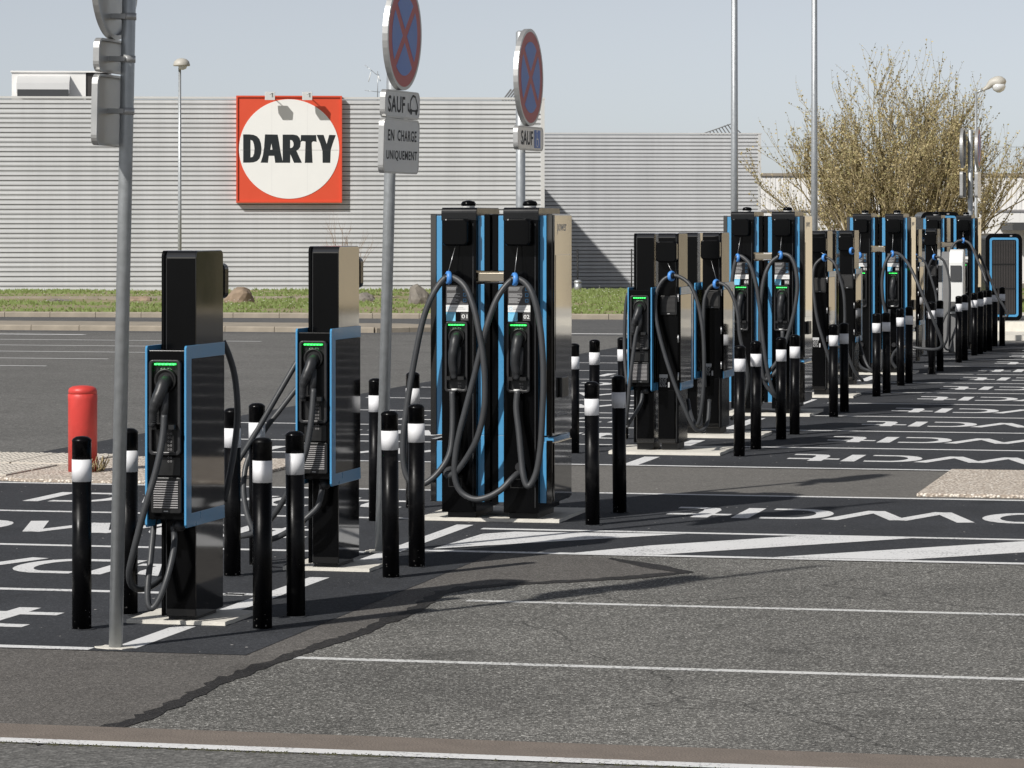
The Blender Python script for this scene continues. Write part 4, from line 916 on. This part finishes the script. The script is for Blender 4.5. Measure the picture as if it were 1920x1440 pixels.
# --- the two single chargers in front
A1 = slim_charger(16.93, -5.69, False, "black slim charger with blue side frames, nearest of the row", -0.016)
a = (16.93, -5.69, False)
add_cable(A1, *a, [(308, 778, -.275), (306, 812, -.285), (300, 850, -.30), (290, 892, -.31), (277, 935, -.32), (263, 985, -.32), (249, 1040, -.30), (242, 1075, -.26), (247, 1097, -.20), (262, 1105, -.12), (285, 1098, 0.0), (302, 1082, 0.12), (312, 1050, 0.22)], 0.0175)
add_cable(A1, *a, [(325, 985, -.10), (327, 1010, -.11), (324, 1040, -.16), (313, 1085, -.21), (299, 1122, -.23), (286, 1140, -.24), (278, 1132, -.24), (277, 1100, -.22), (282, 1050, -.17), (287, 1000, -.10), (290, 960, -.04), (292, 900, 0.0)], 0.0165)
add_cable(A1, *a, [(418, 640, .62), (430, 668, .64), (440, 705, .66), (445, 755, .66), (444, 800, .66), (438, 850, .62), (430, 895, .58), (420, 940, .56)], 0.0175)
A2 = slim_charger(19.72, -5.715, False, "black slim charger with blue side frames, second of the row", -0.012)
a = (19.72, -5.715, False)
add_cable(A2, *a, [(588, 730, -.27), (585, 775, -.29), (580, 815, -.30), (570, 860, -.30), (545, 915, -.28), (513, 968, -.22), (482, 998, -.15), (452, 1006, -.05), (426, 1001, .05), (408, 975, .1), (410, 930, .15), (428, 893, .18), (449, 862, .2), (480, 812, .22), (515, 752, .25), (551, 690, .3), (572, 655, .35)], 0.0175)
add_cable(A2, *a, [(604, 915, -.10), (602, 930, -.11), (595, 952, -.13), (575, 972, -.16), (550, 992, -.16), (513, 1011, -.10), (487, 1008, 0.0), (470, 985, .1), (459, 945, .2), (457, 905, .28), (466, 860, .34), (498, 805, .4), (525, 770, .45), (552, 735, .5), (580, 700, .55)], 0.0175)

# --- pairs of slim chargers standing back to back
pairs = [(30.5, "in the pair behind the pebble crossing", True, -5.81, -5.585), (32.95, "in the second pair past the crossing", True, -5.84, -5.60), (40.75, "in the third pair past the crossing", False, -5.86, -5.62),
         (43.3, "in the fourth pair past the crossing", True, -5.86, -5.62), (50.8, "in the fifth pair past the crossing", False, -5.86, -5.62), (53.5, "in the last pair past the crossing", True, -5.86, -5.62)]
for i, (s, nm, left, tl, tr) in enumerate(pairs):
    if left:
        L = slim_charger(s, tl, False, "slim black charger facing forwards with its plug, " + nm, 0.034)
        if i == 0:
            add_cable(L, s, tl, False, [(1196, 622, -.28), (1192, 640, -.29), (1188, 668, -.30), (1184, 700, -.31), (1180, 735, -.31), (1178, 765, -.30), (1175, 790, -.28), (1176, 806, -.24)], 0.017)
            add_cable(L, s, tl, False, [(1205, 742, -.10), (1202, 765, -.13), (1193, 783, -.18), (1181, 801, -.22), (1175, 812, -.24)], 0.017)
            add_cable(L, s, tl, False, [(1177, 560, .58), (1173, 590, .6), (1171, 640, .6), (1172, 690, .58), (1176, 730, .55)], 0.017)
    Rg = {0: (1259, 528), 1: (1343, 542), 2: (1546, 491), 3: None, 4: (1717, 488), 5: (1752, 488)}[i]
    if Rg: rl = loc_of(Rg[0], Rg[1], -0.11, s, tr, True)
    else: rl = loc_of(1597, 478, -0.11, s, tr, True)
    C = slim_charger(s, tr, True, "slim black charger showing its cable box and vent, " + nm, 0.034, rl)
    cs = {0: [(1330, 760, .1), (1327, 800, -.02), (1318, 816, -.08), (1306, 817, -.12), (1296, 804, -.15), (1285, 780, -.17), (1270, 745, -.18), (1256, 706, -.18), (1245, 671, -.17), (1236, 637, -.16), (1230, 605, -.15), (1229, 578, -.14), (1232, 555, -.13), (1242, 537, -.12), (1254, 529, -.11),
              (1266, 527, -.11), (1281, 533, -.12), (1295, 546, -.14), (1306, 572, -.16), (1313, 600, -.17), (1318, 635, -.18), (1320, 675, -.18), (1320, 712, -.17), (1318, 750, -.16), (1314, 785, -.14), (1308, 806, -.10), (1300, 800, .0), (1294, 782, .15), (1290, 760, .3)],
          1: [(1322, 735, -.1), (1320, 690, -.12), (1319, 640, -.13), (1319, 600, -.13), (1321, 570, -.12), (1329, 551, -.11), (1339, 543, -.11), (1352, 541, -.11), (1366, 551, -.13), (1377, 574, -.15), (1384, 605, -.16), (1387, 640, -.16), (1396, 680, -.15), (1402, 715, -.12), (1400, 745, -.08), (1390, 775, 0), (1372, 795, .2)],
          2: [(1557, 690, -.15), (1545, 652, -.17), (1533, 610, -.17), (1527, 570, -.16), (1524, 530, -.14), (1527, 508, -.12), (1536, 496, -.11), (1546, 491, -.11), (1557, 494, -.12), (1567, 506, -.14), (1575, 530, -.15), (1582, 560, -.16), (1584, 600, -.16), (1584, 650, -.15), (1600, 700, -.1), (1618, 722, 0)],
          3: [(1608, 560, .5), (1606, 610, .45), (1612, 650, .3), (1625, 690, .1), (1640, 705, .1), (1655, 712, .2)],
          4: [(1712, 560, .2), (1708, 520, .05), (1710, 500, -.08), (1717, 489, -.11), (1728, 491, -.12), (1738, 505, -.13), (1748, 535, -.14), (1755, 562, -.14), (1757, 600, -.13), (1750, 640, -.1)],
          5: [(1736, 600, .1), (1738, 540, -.02), (1742, 505, -.08), (1751, 489, -.11), (1762, 489, -.12), (1772, 500, -.13), (1780, 530, -.14), (1781, 570, -.14), (1778, 610, -.12), (1776, 640, -.08), (1770, 655, 0)]}[i]
    add_cable(C, s, tr, True, cs, 0.0175)

# --- tall twin-column chargers
def text_on_side(t, body, x, y, z, w, h, mat, bold=0.0):
    V, F = text2d(body, 1, bold); V = fit(V, w, h)
    return put("print", MB().add([(x, y+v[0], z+v[1]) for v in V], F), MT[mat], t)
def tall_charger(s0, t0, label, rings, cables, gap=0.445, nums=("01", "02"), lift=0.0):
    """t0: middle between the two columns; local x across, front at y=0"""
    t = thing("tall_charger", label, "charger", W(s0, t0, 0.016+lift), -AZ, "tall twin-column chargers in the row")
    for ci, xc in enumerate((-gap/2, gap/2)):
        L = (xc, 0, 0)
        sp_ = part(t, "column", "ta_col", MT["black"], lambda b: b.prism(rtop(0, 0.70, 0.06, 2.185, 0.032), 'x', -0.124, 0.124), L, bevel=0.004)
        part(t, "top_cap", "ta_cap", MT["cap"], lambda b: b.prism(rtop(-0.004, 0.704, 2.10, 2.192, 0.036), 'x', -0.127, 0.127), L, bevel=0.004)
        part(t, "plinth", "ta_pl", MT["grit"], lambda b: b.box(-0.10, 0.10, 0.08, 0.62, -0.012, 0.06), L)
        bc = part(t, "beacon", "ta_bea", MT["black"], lambda b: b.lathe([(0.052, 2.206), (0.053, 2.222), (0.043, 2.236), (0.015, 2.242)], (0.02, 0.20, 0), 16), L)
        part(bc, "beacon_base", "ta_beb", MT["white"], lambda b: b.lathe([(0.044, 2.19), (0.046, 2.206)], (0.02, 0.20, 0), 16))
        part(t, "seam", "ta_seam", MT["gap"], lambda b: b.box(0.100, 0.103, -0.0015, 0.0, 0.10, 2.08), L)
        for sx in (-1, 1):
            inner = (sx > 0) == (ci == 0)
            segs = ((0.60, 1.655), (1.75, 2.135)) if inner else ((0.60, 2.135),)
            xa, xb = sorted((sx*0.1255, sx*0.172)); xc2, xd = sorted((sx*0.1725, sx*0.2155))
            for z0, z1 in segs + ((0.13, 0.555),):
                if inner and z0 < 0.2: z1 = 0.5975
                kz = "%d_%.2f_%.2f" % (sx, z0, z1)
                part(t, "blue_strip", "ta_bs" + kz, MT["blue"], lambda b: b.box(xa, xb, 0.045, 0.60, z0, z1), L, bevel=0.002)
                part(t, "side_panel", "ta_sp" + kz, MT["gloss"] if not inner else MT["black"], lambda b: b.box(xc2, xd, 0.040, 0.64, z0-0.004, z1+0.012), L, bevel=0.004)
        socket_set(t, xc-0.012, -0.0035, 1.148, 'B', 0.165)
        xq = xc-0.012
        sh_ = part(t, "instruction_sheet", "ta_sheet", MT["sheet"], lambda b: b.box(-0.080, 0.080, -0.0025, -0.0005, 1.512, 1.645), (xq, 0, 0))
        def lines(b):
            q = random.Random(9)
            for k_, z in enumerate((1.632, 1.624, 1.616, 1.590, 1.583, 1.576, 1.569, 1.556, 1.549, 1.542, 1.535, 1.528)):
                b.box(-0.074, -0.074 + q.uniform(0.06, 0.10), -0.0034, -0.0026, z-0.0015, z+0.001)
        part(sh_, "small_print", "ta_lines", MT["print_"], lines)
        def icons(b):
            for z in (1.622, 1.582, 1.542): b.frame(rrect(0.043, 0.066, z-0.012, z+0.012, 0.003, 2), rrect(0.047, 0.062, z-0.008, z+0.008, 0.002, 2), 'y', -0.0034, -0.0026)
        part(sh_, "blue_symbols", "ta_icons", MT["print_blue"], icons)
        ws = part(t, "white_sticker", "ta_ws", MT["white"], lambda b: b.box(-0.080, 0.080, -0.0028, -0.0005, 1.462, 1.510), (xq, 0, 0))
        part(ws, "small_print", "ta_wsl", MT["slat"], lambda b: b.box(-0.042, 0.045, -0.0036, -0.0029, 1.490, 1.4925).box(-0.042, 0.060, -0.0036, -0.0029, 1.480, 1.4825))
        part(ws, "round_mark", "ta_wsr", MT["cyan"], lambda b: b.torus((-0.061, -0.0032, 1.486), 0.011, 0.0012, 'y', 14, 4))
        cy = part(t, "cyan_sticker", "ta_cy", MT["cyan"], lambda b: b.box(-0.079, -0.012, -0.0028, -0.0005, 1.397, 1.460), (xq, 0, 0))
        part(cy, "small_print", "ta_cyl", MT["print_blue"], lambda b: b.box(-0.070, -0.022, -0.0036, -0.0029, 1.450, 1.453))
        nb = part(t, "number_tag", "ta_num", MT["sheet"], lambda b: b.box(0.026, 0.080, -0.0028, -0.0005, 1.402, 1.456), (xq, 0, 0))
        V, F = text2d(nums[ci], 1, 0.012); V = fit(V, 0.042, 0.028)
        put("number", MB().add([(xq+0.053+v[0], -0.0033, 1.430+v[1]) for v in V], F), MT["white"], t)
        part(t, "lower_hatch", "ta_lh", MT["grit"], lambda b: b.frame(rrect(-0.075, 0.02, 0.235, 0.30, 0.003, 1), rrect(-0.069, 0.014, 0.241, 0.294, 0.003, 1), 'y', -0.004, 0.0), (xc, 0, 0))
        part(t, "cable_gland", "ta_gl", MT["frame"], lambda b: b.lathe([(0.034, -0.002), (0.034, -0.03), (0.028, -0.035), (0.028, -0.06)], (0.0, 0, 0.385), 16, 'y'), (xc, 0, 0))
        rl = loc_of(rings[ci][0], rings[ci][1], -0.13, s0, t0, False)
        cord_set(t, "tall%d_%.3f" % (ci, gap), xc-0.008, -0.001, 2.02, -1, rl, (0.185, 0.19, 0.09))
    x0 = -gap/2+0.128; x1 = gap/2-0.128
    part(t, "cross_bar", "ta_bar%.3f" % gap, MT["mirror"], lambda b: b.box(x0, x1, 0.03, 0.09, 1.675, 1.735), bevel=0.004)
    xo = gap/2+0.2157
    d = part(t, "side_door", "ta_door%.3f" % gap, MT["doorglass"], lambda b: b.box(xo, xo+0.012, 0.06, 0.63, 0.615, 2.14), bevel=0.003)
    part(d, "door_screen", "ta_scr%.3f" % gap, MT["doorglass"], lambda b: b.box(xo+0.0122, xo+0.0145, 0.09, 0.58, 1.05, 1.86), bevel=0.002)
    part(d, "card_reader", "ta_crd%.3f" % gap, MT["grit"], lambda b: b.box(xo+0.0122, xo+0.035, 0.20, 0.42, 0.86, 1.00), bevel=0.006)
    part(d, "lower_panel", "ta_lpn%.3f" % gap, MT["doorglass"], lambda b: b.box(xo, xo+0.012, 0.06, 0.63, 0.14, 0.55), bevel=0.003)
    part(d, "blue_ledge", "ta_led%.3f" % gap, MT["blue"], lambda b: b.box(xo-0.09, xo+0.004, 0.06, 0.60, 0.555, 0.590))
    text_on_side(t, "power", xo+0.0126, 0.30, 2.04, 0.30, 0.075, "print_")
    text_on_side(t, "powerdot.eu", xo+0.0126, 0.30, 0.745, 0.34, 0.05, "print_")
    for cb in cables: add_cable(t, s0, t0, False, cb, 0.0218)
    return t
T1c = [[(848, 738, -.08), (849, 775, -.09), (848, 820, -.11), (842, 858, -.14), (822, 890, -.17), (798, 910, -.19), (778, 912, -.20), (763, 898, -.20), (756, 865, -.20), (757, 815, -.20), (766, 745, -.19), (778, 675, -.18), (793, 605, -.17), (810, 560, -.16), (828, 532, -.14), (841, 524, -.13), (857, 528, -.14), (874, 545, -.17),
        (888, 580, -.20), (898, 625, -.22), (906, 675, -.23), (909, 725, -.23), (907, 775, -.22), (896, 822, -.20), (878, 858, -.17), (858, 886, -.14), (842, 896, -.11), (837, 890, -.08), (845, 884, -.05), (853, 890, -.02)],
       [(970, 738, -.08), (968, 770, -.09), (973, 815, -.11), (977, 860, -.13), (981, 895, -.15), (988, 915, -.16), (998, 908, -.16), (1008, 880, -.16), (1014, 835, -.17), (1017, 780, -.18), (1019, 720, -.18), (1017, 660, -.18), (1011, 605, -.17), (1000, 560, -.16), (986, 536, -.14), (967, 527, -.13), (950, 538, -.15), (930, 568, -.18),
        (913, 615, -.20), (900, 665, -.20), (888, 715, -.19), (876, 760, -.18), (863, 810, -.17), (855, 850, -.16), (852, 885, -.15), (856, 912, -.14), (868, 930, -.14), (890, 940, -.15), (915, 936, -.15), (940, 922, -.13), (958, 904, -.10), (970, 893, -.06), (975, 892, -.02)]]
T1 = tall_charger(23.20, -5.515, "tall black twin-column charger with blue strips, nearest of its kind", ((841, 525), (965, 528)), T1c)
T2c = [[(1378, 690, -.1), (1370, 660, -.12), (1368, 600, -.13), (1372, 540, -.13), (1378, 500, -.13), (1385, 486, -.13), (1396, 490, -.15), (1408, 505, -.17), (1418, 540, -.19), (1424, 580, -.2), (1428, 620, -.2), (1434, 670, -.2), (1440, 705, -.18), (1450, 740, -.15), (1460, 750, -.08)],
       [(1467, 625, -.08), (1467, 660, -.10), (1462, 690, -.12), (1445, 712, -.13), (1433, 715, -.14), (1428, 690, -.16), (1425, 640, -.18), (1426, 580, -.18), (1432, 530, -.17), (1444, 500, -.15), (1459, 487, -.13), (1470, 482, -.13), (1483, 488, -.15), (1492, 510, -.17), (1495, 545, -.18), (1490, 585, -.18), (1480, 625, -.16), (1462, 675, -.14), (1440, 705, -.13), (1434, 722, -.11), (1450, 745, -.08), (1462, 752, -.03)]]
tall_charger(36.60, -5.665, "tall black twin-column charger with blue strips, second of its kind along the row", ((1383, 489), (1463, 484)), T2c, lift=0.015)
T3c = [[(1605, 640, -.08), (1602, 660, -.1), (1612, 690, -.1), (1630, 708, -.1), (1650, 700, -.1), (1655, 660, -.1)],
       [(1668, 585, -.08), (1666, 600, -.09), (1660, 590, -.12), (1655, 560, -.14), (1654, 530, -.14), (1658, 505, -.14), (1664, 490, -.13), (1673, 480, -.13), (1687, 482, -.2), (1703, 500, -.35), (1718, 530, -.5), (1735, 570, -.55), (1752, 610, -.55), (1764, 640, -.5), (1765, 655, -.45), (1752, 660, -.35), (1725, 658, -.25), (1700, 655, -.2), (1680, 662, -.12), (1672, 680, -.08), (1680, 695, -.05)]]
tall_charger(47.0, -5.67, "tall black twin-column charger with blue strips, third of its kind along the row", ((1612, 484), (1673, 481)), T3c, lift=0.02)
T4c = [[(1800, 560, -.08), (1790, 540, -.12), (1779, 490, -.14), (1783, 472, -.14), (1793, 458, -.13), (1806, 455, -.13), (1820, 463, -.2), (1832, 490, -.4), (1845, 520, -.6), (1852, 545, -.7)],
       [(1830, 470, .3), (1845, 500, .3), (1858, 530, .3), (1870, 560, .3), (1880, 575, .3), (1888, 590, .3), (1888, 597, .3), (1880, 598, .3)]]
tall_charger(56.6, -5.66, "tall black twin-column charger with blue strips, last of its kind beside the cabinets", ((1760, 470), (1806, 455)), T4c, 0.50, lift=0.02)

# --- white charger in front of the last tall one
p = W(55.2, -5.48)
t = thing("white_charger", "white and grey upright charger between the last slim pair and the cabinets", "charger", (p.x, p.y, 0.016), -AZ)
put("side_shell", MB().prism([(-0.05, 0.0), (0.30, 0.0), (0.34, 0.55), (0.26, 1.0), (0.26, 1.62), (0.10, 1.62), (-0.02, 1.50)], 'x', -0.16, -0.03), MT["evgrey"], t, bevel=0.01)
put("front_shell", MB().prism([(-0.05, 0.62), (0.30, 0.62), (0.30, 1.58), (0.12, 1.66), (0.0, 1.62), (-0.06, 1.45)], 'x', -0.028, 0.20), MT["white"], t, bevel=0.02)
put("screen", MB().box(-0.005, 0.17, -0.085, -0.058, 1.15, 1.40), MT["gap"], t, bevel=0.004)
put("plug_shelf", MB().prism([(-0.16, 0.70), (0.1, 0.60), (0.1, 0.78), (-0.10, 0.82)], 'x', -0.03, 0.24), MT["grit"], t, bevel=0.01)
put("foot", MB().prism([(0, 0), (0.25, 0), (0.28, 0.62), (0.02, 0.62)], 'x', -0.028, 0.10), MT["evgrey"], t, bevel=0.01)
put("charging_cable", MB().tube(smooth_path([(0.2, -0.05, 0.75), (0.02, -0.2, 0.72), (-0.12, -0.24, 0.45), (-0.10, -0.2, 0.12), (-0.02, -0.1, 0.05), (0.02, 0.02, 0.25)]), 0.016, 8), MT["cable"], t)

# --- power cabinets on the raised plinth
def cabinet(label, px0, px1, d, z0, z1, dep):
    xa = ondepth(px0, 0, d).x; xb = ondepth(px1, 0, d).x; w_ = xb-xa
    t = thing("power_cabinet", label, "cabinet", (xa, d, z0), 0); H = z1-z0
    put("casing", MB().prism(rrect(0, w_, 0, H, 0.12, 6), 'y', 0, dep), MT["black"], t, bevel=0.01)
    put("blue_trim", MB().frame(rrect(0.075, w_-0.075, 0.075, H-0.075, 0.05, 4), rrect(0.115, w_-0.115, 0.115, H-0.115, 0.03, 4), 'y', -0.012, 0.0), MT["blue"], t)
    n = 14; pitch = (w_-0.26)/n
    g_ = put("grille", MB().box(0.125, w_-0.125, -0.004, -0.0005, 0.125, H-0.125), MT["grit"], t)
    for i in range(n): put("grille_bar", M_("gbar%.2f%.2f" % (w_, H), lambda b: b.box(0, pitch*0.55, -0.014, -0.0045, 0.13, H-0.13)), MT["cabinet"], g_, (0.13+i*pitch, 0, 0))
    for f in (0.36, 0.64): put("grille_rail", MB().box(0.12, w_-0.12, -0.018, -0.0145, H*f, H*f+0.025), MT["grit"], t)
    put("lamp", MB().box(w_*0.66, w_*0.72, -0.016, -0.0005, H-0.055, H-0.03), MT["slat"], t)
plin = structure(put("cabinet_plinth", MB().box(0, 14, 0.0, 9, 0.0, 0.10), MT["concrete"], None, (7.9, 60.9, 0), (0, 0, -AZ*0.3)))
put("upper_step", MB().box(0.1, 14, 2.2, 9, 0.10, 0.27), MT["concrete"], plin)
cabinet("black rounded cabinet with a blue outline, tucked behind the last tall charger", 1727, 1800, 64.5, 0.10, z_at(397, 64.5), 1.1)
cabinet("black rounded cabinet with a blue outline and ribbed front on the raised plinth", 1848, 1917, 63.8, 0.27, z_at(438, 63.8), 1.2)

# ================================================================== PLANTING AND ROCKS
def boulder(label, px, py, wpx, hpx, d, mat, seed):
    p = ondepth(px, py, d); q = random.Random(seed); rx = wpx/2*d/FP; rz = hpx*d/FP
    b = bmesh.new(); bmesh.ops.create_icosphere(b, subdivisions=3, radius=1)
    for v in b.verts:
        c = v.co; f = 1 + 0.16*math.sin(3.1*c.x+seed)+0.14*math.sin(4.3*c.y+2*seed)*math.cos(3.7*c.z) + q.uniform(-.05, .05)
        v.co = Vector((c.x*rx*f, c.y*rx*0.8*f, (max(c.z, -0.35)+0.35)*rz*0.74*f))
    me = bpy.data.meshes.new("rock"); b.to_mesh(me); b.free()
    tag(put("boulder", me, MT[mat], None, (p.x, d, vz(p.x, d)-0.03)), label, "rock", "boulders on the verge")
boulder("large brown boulder on the grass beside the nearest charger", 448, 575, 62, 30, 86, "rock", 1)
boulder("low dark grey boulder on the grass beside the second charger", 686, 572, 44, 16, 88, "rockgrey", 2)
boulder("speckled upright boulder on the grass beside the tall charger", 788, 577, 44, 33, 85.5, "rockgrey", 3)
boulder("flat dark boulder half sunk in the grass near the leaning post", 112, 574, 44, 9, 88, "rockgrey", 4)
boulder("pale low boulder on the grass behind the leaning post", 262, 573, 40, 12, 88.5, "rock", 5)

def grow(b, buds, p, d, L, r, lev, q, spec):
    """one branch as a bent tube, with side shoots and buds"""
    n = 4; pts = [p]; dd = d.copy(); cur = p.copy()
    for i in range(n):
        dd = (dd + Vector((q.gauss(0, 0.10), q.gauss(0, 0.10), 0.05 + q.gauss(0, 0.05)))).normalized(); cur = cur + dd*(L/n); pts.append(cur.copy())
    b.tube(pts, [r*(1-0.16*i) for i in range(n+1)], 5 if lev < 2 else 3)
    if lev >= spec["budlev"]:
        for k_ in range(spec["buds"]):
            f = q.uniform(0.15, 1.0); a = pts[min(n-1, int(f*n))].lerp(pts[min(n, int(f*n)+1)], (f*n) % 1)
            e = Vector((q.gauss(0, 1), q.gauss(0, 1), q.gauss(0.8, 0.8))).normalized(); sz = q.uniform(*spec["bsize"])
            s_ = e.cross(Vector((q.gauss(0, 1), q.gauss(0, 1), q.gauss(0, 1)))).normalized()*sz*0.34
            (buds[0] if q.random() < 0.68 else buds[1]).add([a, a+e*sz*0.5+s_, a+e*sz, a+e*sz*0.5-s_], [(0, 1, 2, 3)])
    if lev < spec["levels"]:
        for k_ in range(spec["split"][lev]):
            f = q.uniform(0.25, 1.0); i = min(n-1, int(f*n)); a = pts[i].lerp(pts[i+1], f*n-i)
            ax = Vector((q.gauss(0, 1), q.gauss(0, 1), q.gauss(0, 0.4))).normalized()
            nd = (dd + ax*q.uniform(0.30, 0.62) + Vector((0, 0, 0.10))).normalized()
            grow(b, buds, a, nd, L*q.uniform(0.45, 0.72), r*0.5, lev+1, q, spec)
def shrub(name, label, px, d, H, spread, seed, spec, mats, cat="tree"):
    q = random.Random(seed); x = ondepth(px, 0, d).x
    t = thing(name, label, cat, (x, d, 0.0)); tb = MB(); tw = MB(); buds = (MB(), MB())
    tb.lathe([(0.24*spec["thick"], 0), (0.2*spec["thick"], 0.25), (0.17*spec["thick"], 0.5)], n=10)
    for i in range(spec["stems"]):
        a = 2.39996*i + q.uniform(-.3, .3); el = ((i+0.5)/spec["stems"])**0.6
        h = spread*(el**0.75)
        tip = Vector((h*math.cos(a), h*0.75*math.sin(a), H*(0.36 + 0.30*(1-el**2.2)) * q.uniform(0.86, 1.05)))
        base = Vector((0.1*math.cos(a), 0.1*math.sin(a), 0.35))
        mid = base.lerp(tip, 0.5) + Vector((0, 0, -0.06*H*el))
        pts = smooth_path([base, mid, tip], 4); r0 = 0.055*spec["thick"]
        tb.tube(pts, [r0*(1-0.085*j) for j in range(len(pts))], 6)
        for k_ in range(spec["shoots"]):
            f = q.uniform(0.3, 1.0); i_ = min(len(pts)-2, int(f*(len(pts)-1))); pp = pts[i_].lerp(pts[i_+1], q.random())
            dd = ((tip-base).normalized()*1.0 + Vector((q.gauss(0, .35), q.gauss(0, .35), 0.35))).normalized()
            grow(tw, buds, pp, dd, H*q.uniform(0.20, 0.34), r0*0.42, 1, q, spec)
    put("trunk", tb, MT[mats[0]], t)
    structure(put("twigs", tw.mesh("twigs", False), MT[mats[1]], t), "stuff")
    if buds[0].v: structure(put("buds", buds[0].mesh("buds", False), MT[mats[2]], t), "stuff")
    if buds[1].v: structure(put("young_leaves", buds[1].mesh("leaves", False), MT[mats[3]], t), "stuff")
    return t
shrub("budding_tree", "wide budding tree with many fine upright branches behind the far chargers", 1690, 86, 5.8, 2.6, 21,
      dict(levels=3, split=[0, 5, 4, 0], budlev=2, buds=7, bsize=(0.03, 0.075), stems=44, shoots=6, thick=0.85), ("bark", "twig", "bud", "bud2"))
shrub("bare_shrub", "thin bare shrub against the grey wall under the shop sign", 642, 96, 2.5, 0.55, 5,
      dict(levels=2, split=[0, 3, 0], budlev=9, buds=0, bsize=(0.02, 0.03), stems=9, shoots=4, thick=0.30), ("twigred", "twigred", "twigred", "twigred"), "shrub")
shrub("brushwood", "reddish undergrowth at the foot of the budding tree", 1590, 84, 2.2, 1.0, 8,
      dict(levels=2, split=[0, 4, 0], budlev=2, buds=2, bsize=(0.03, 0.05), stems=12, shoots=6, thick=0.4), ("twigred", "twigred", "twigred", "bud2"), "shrub")
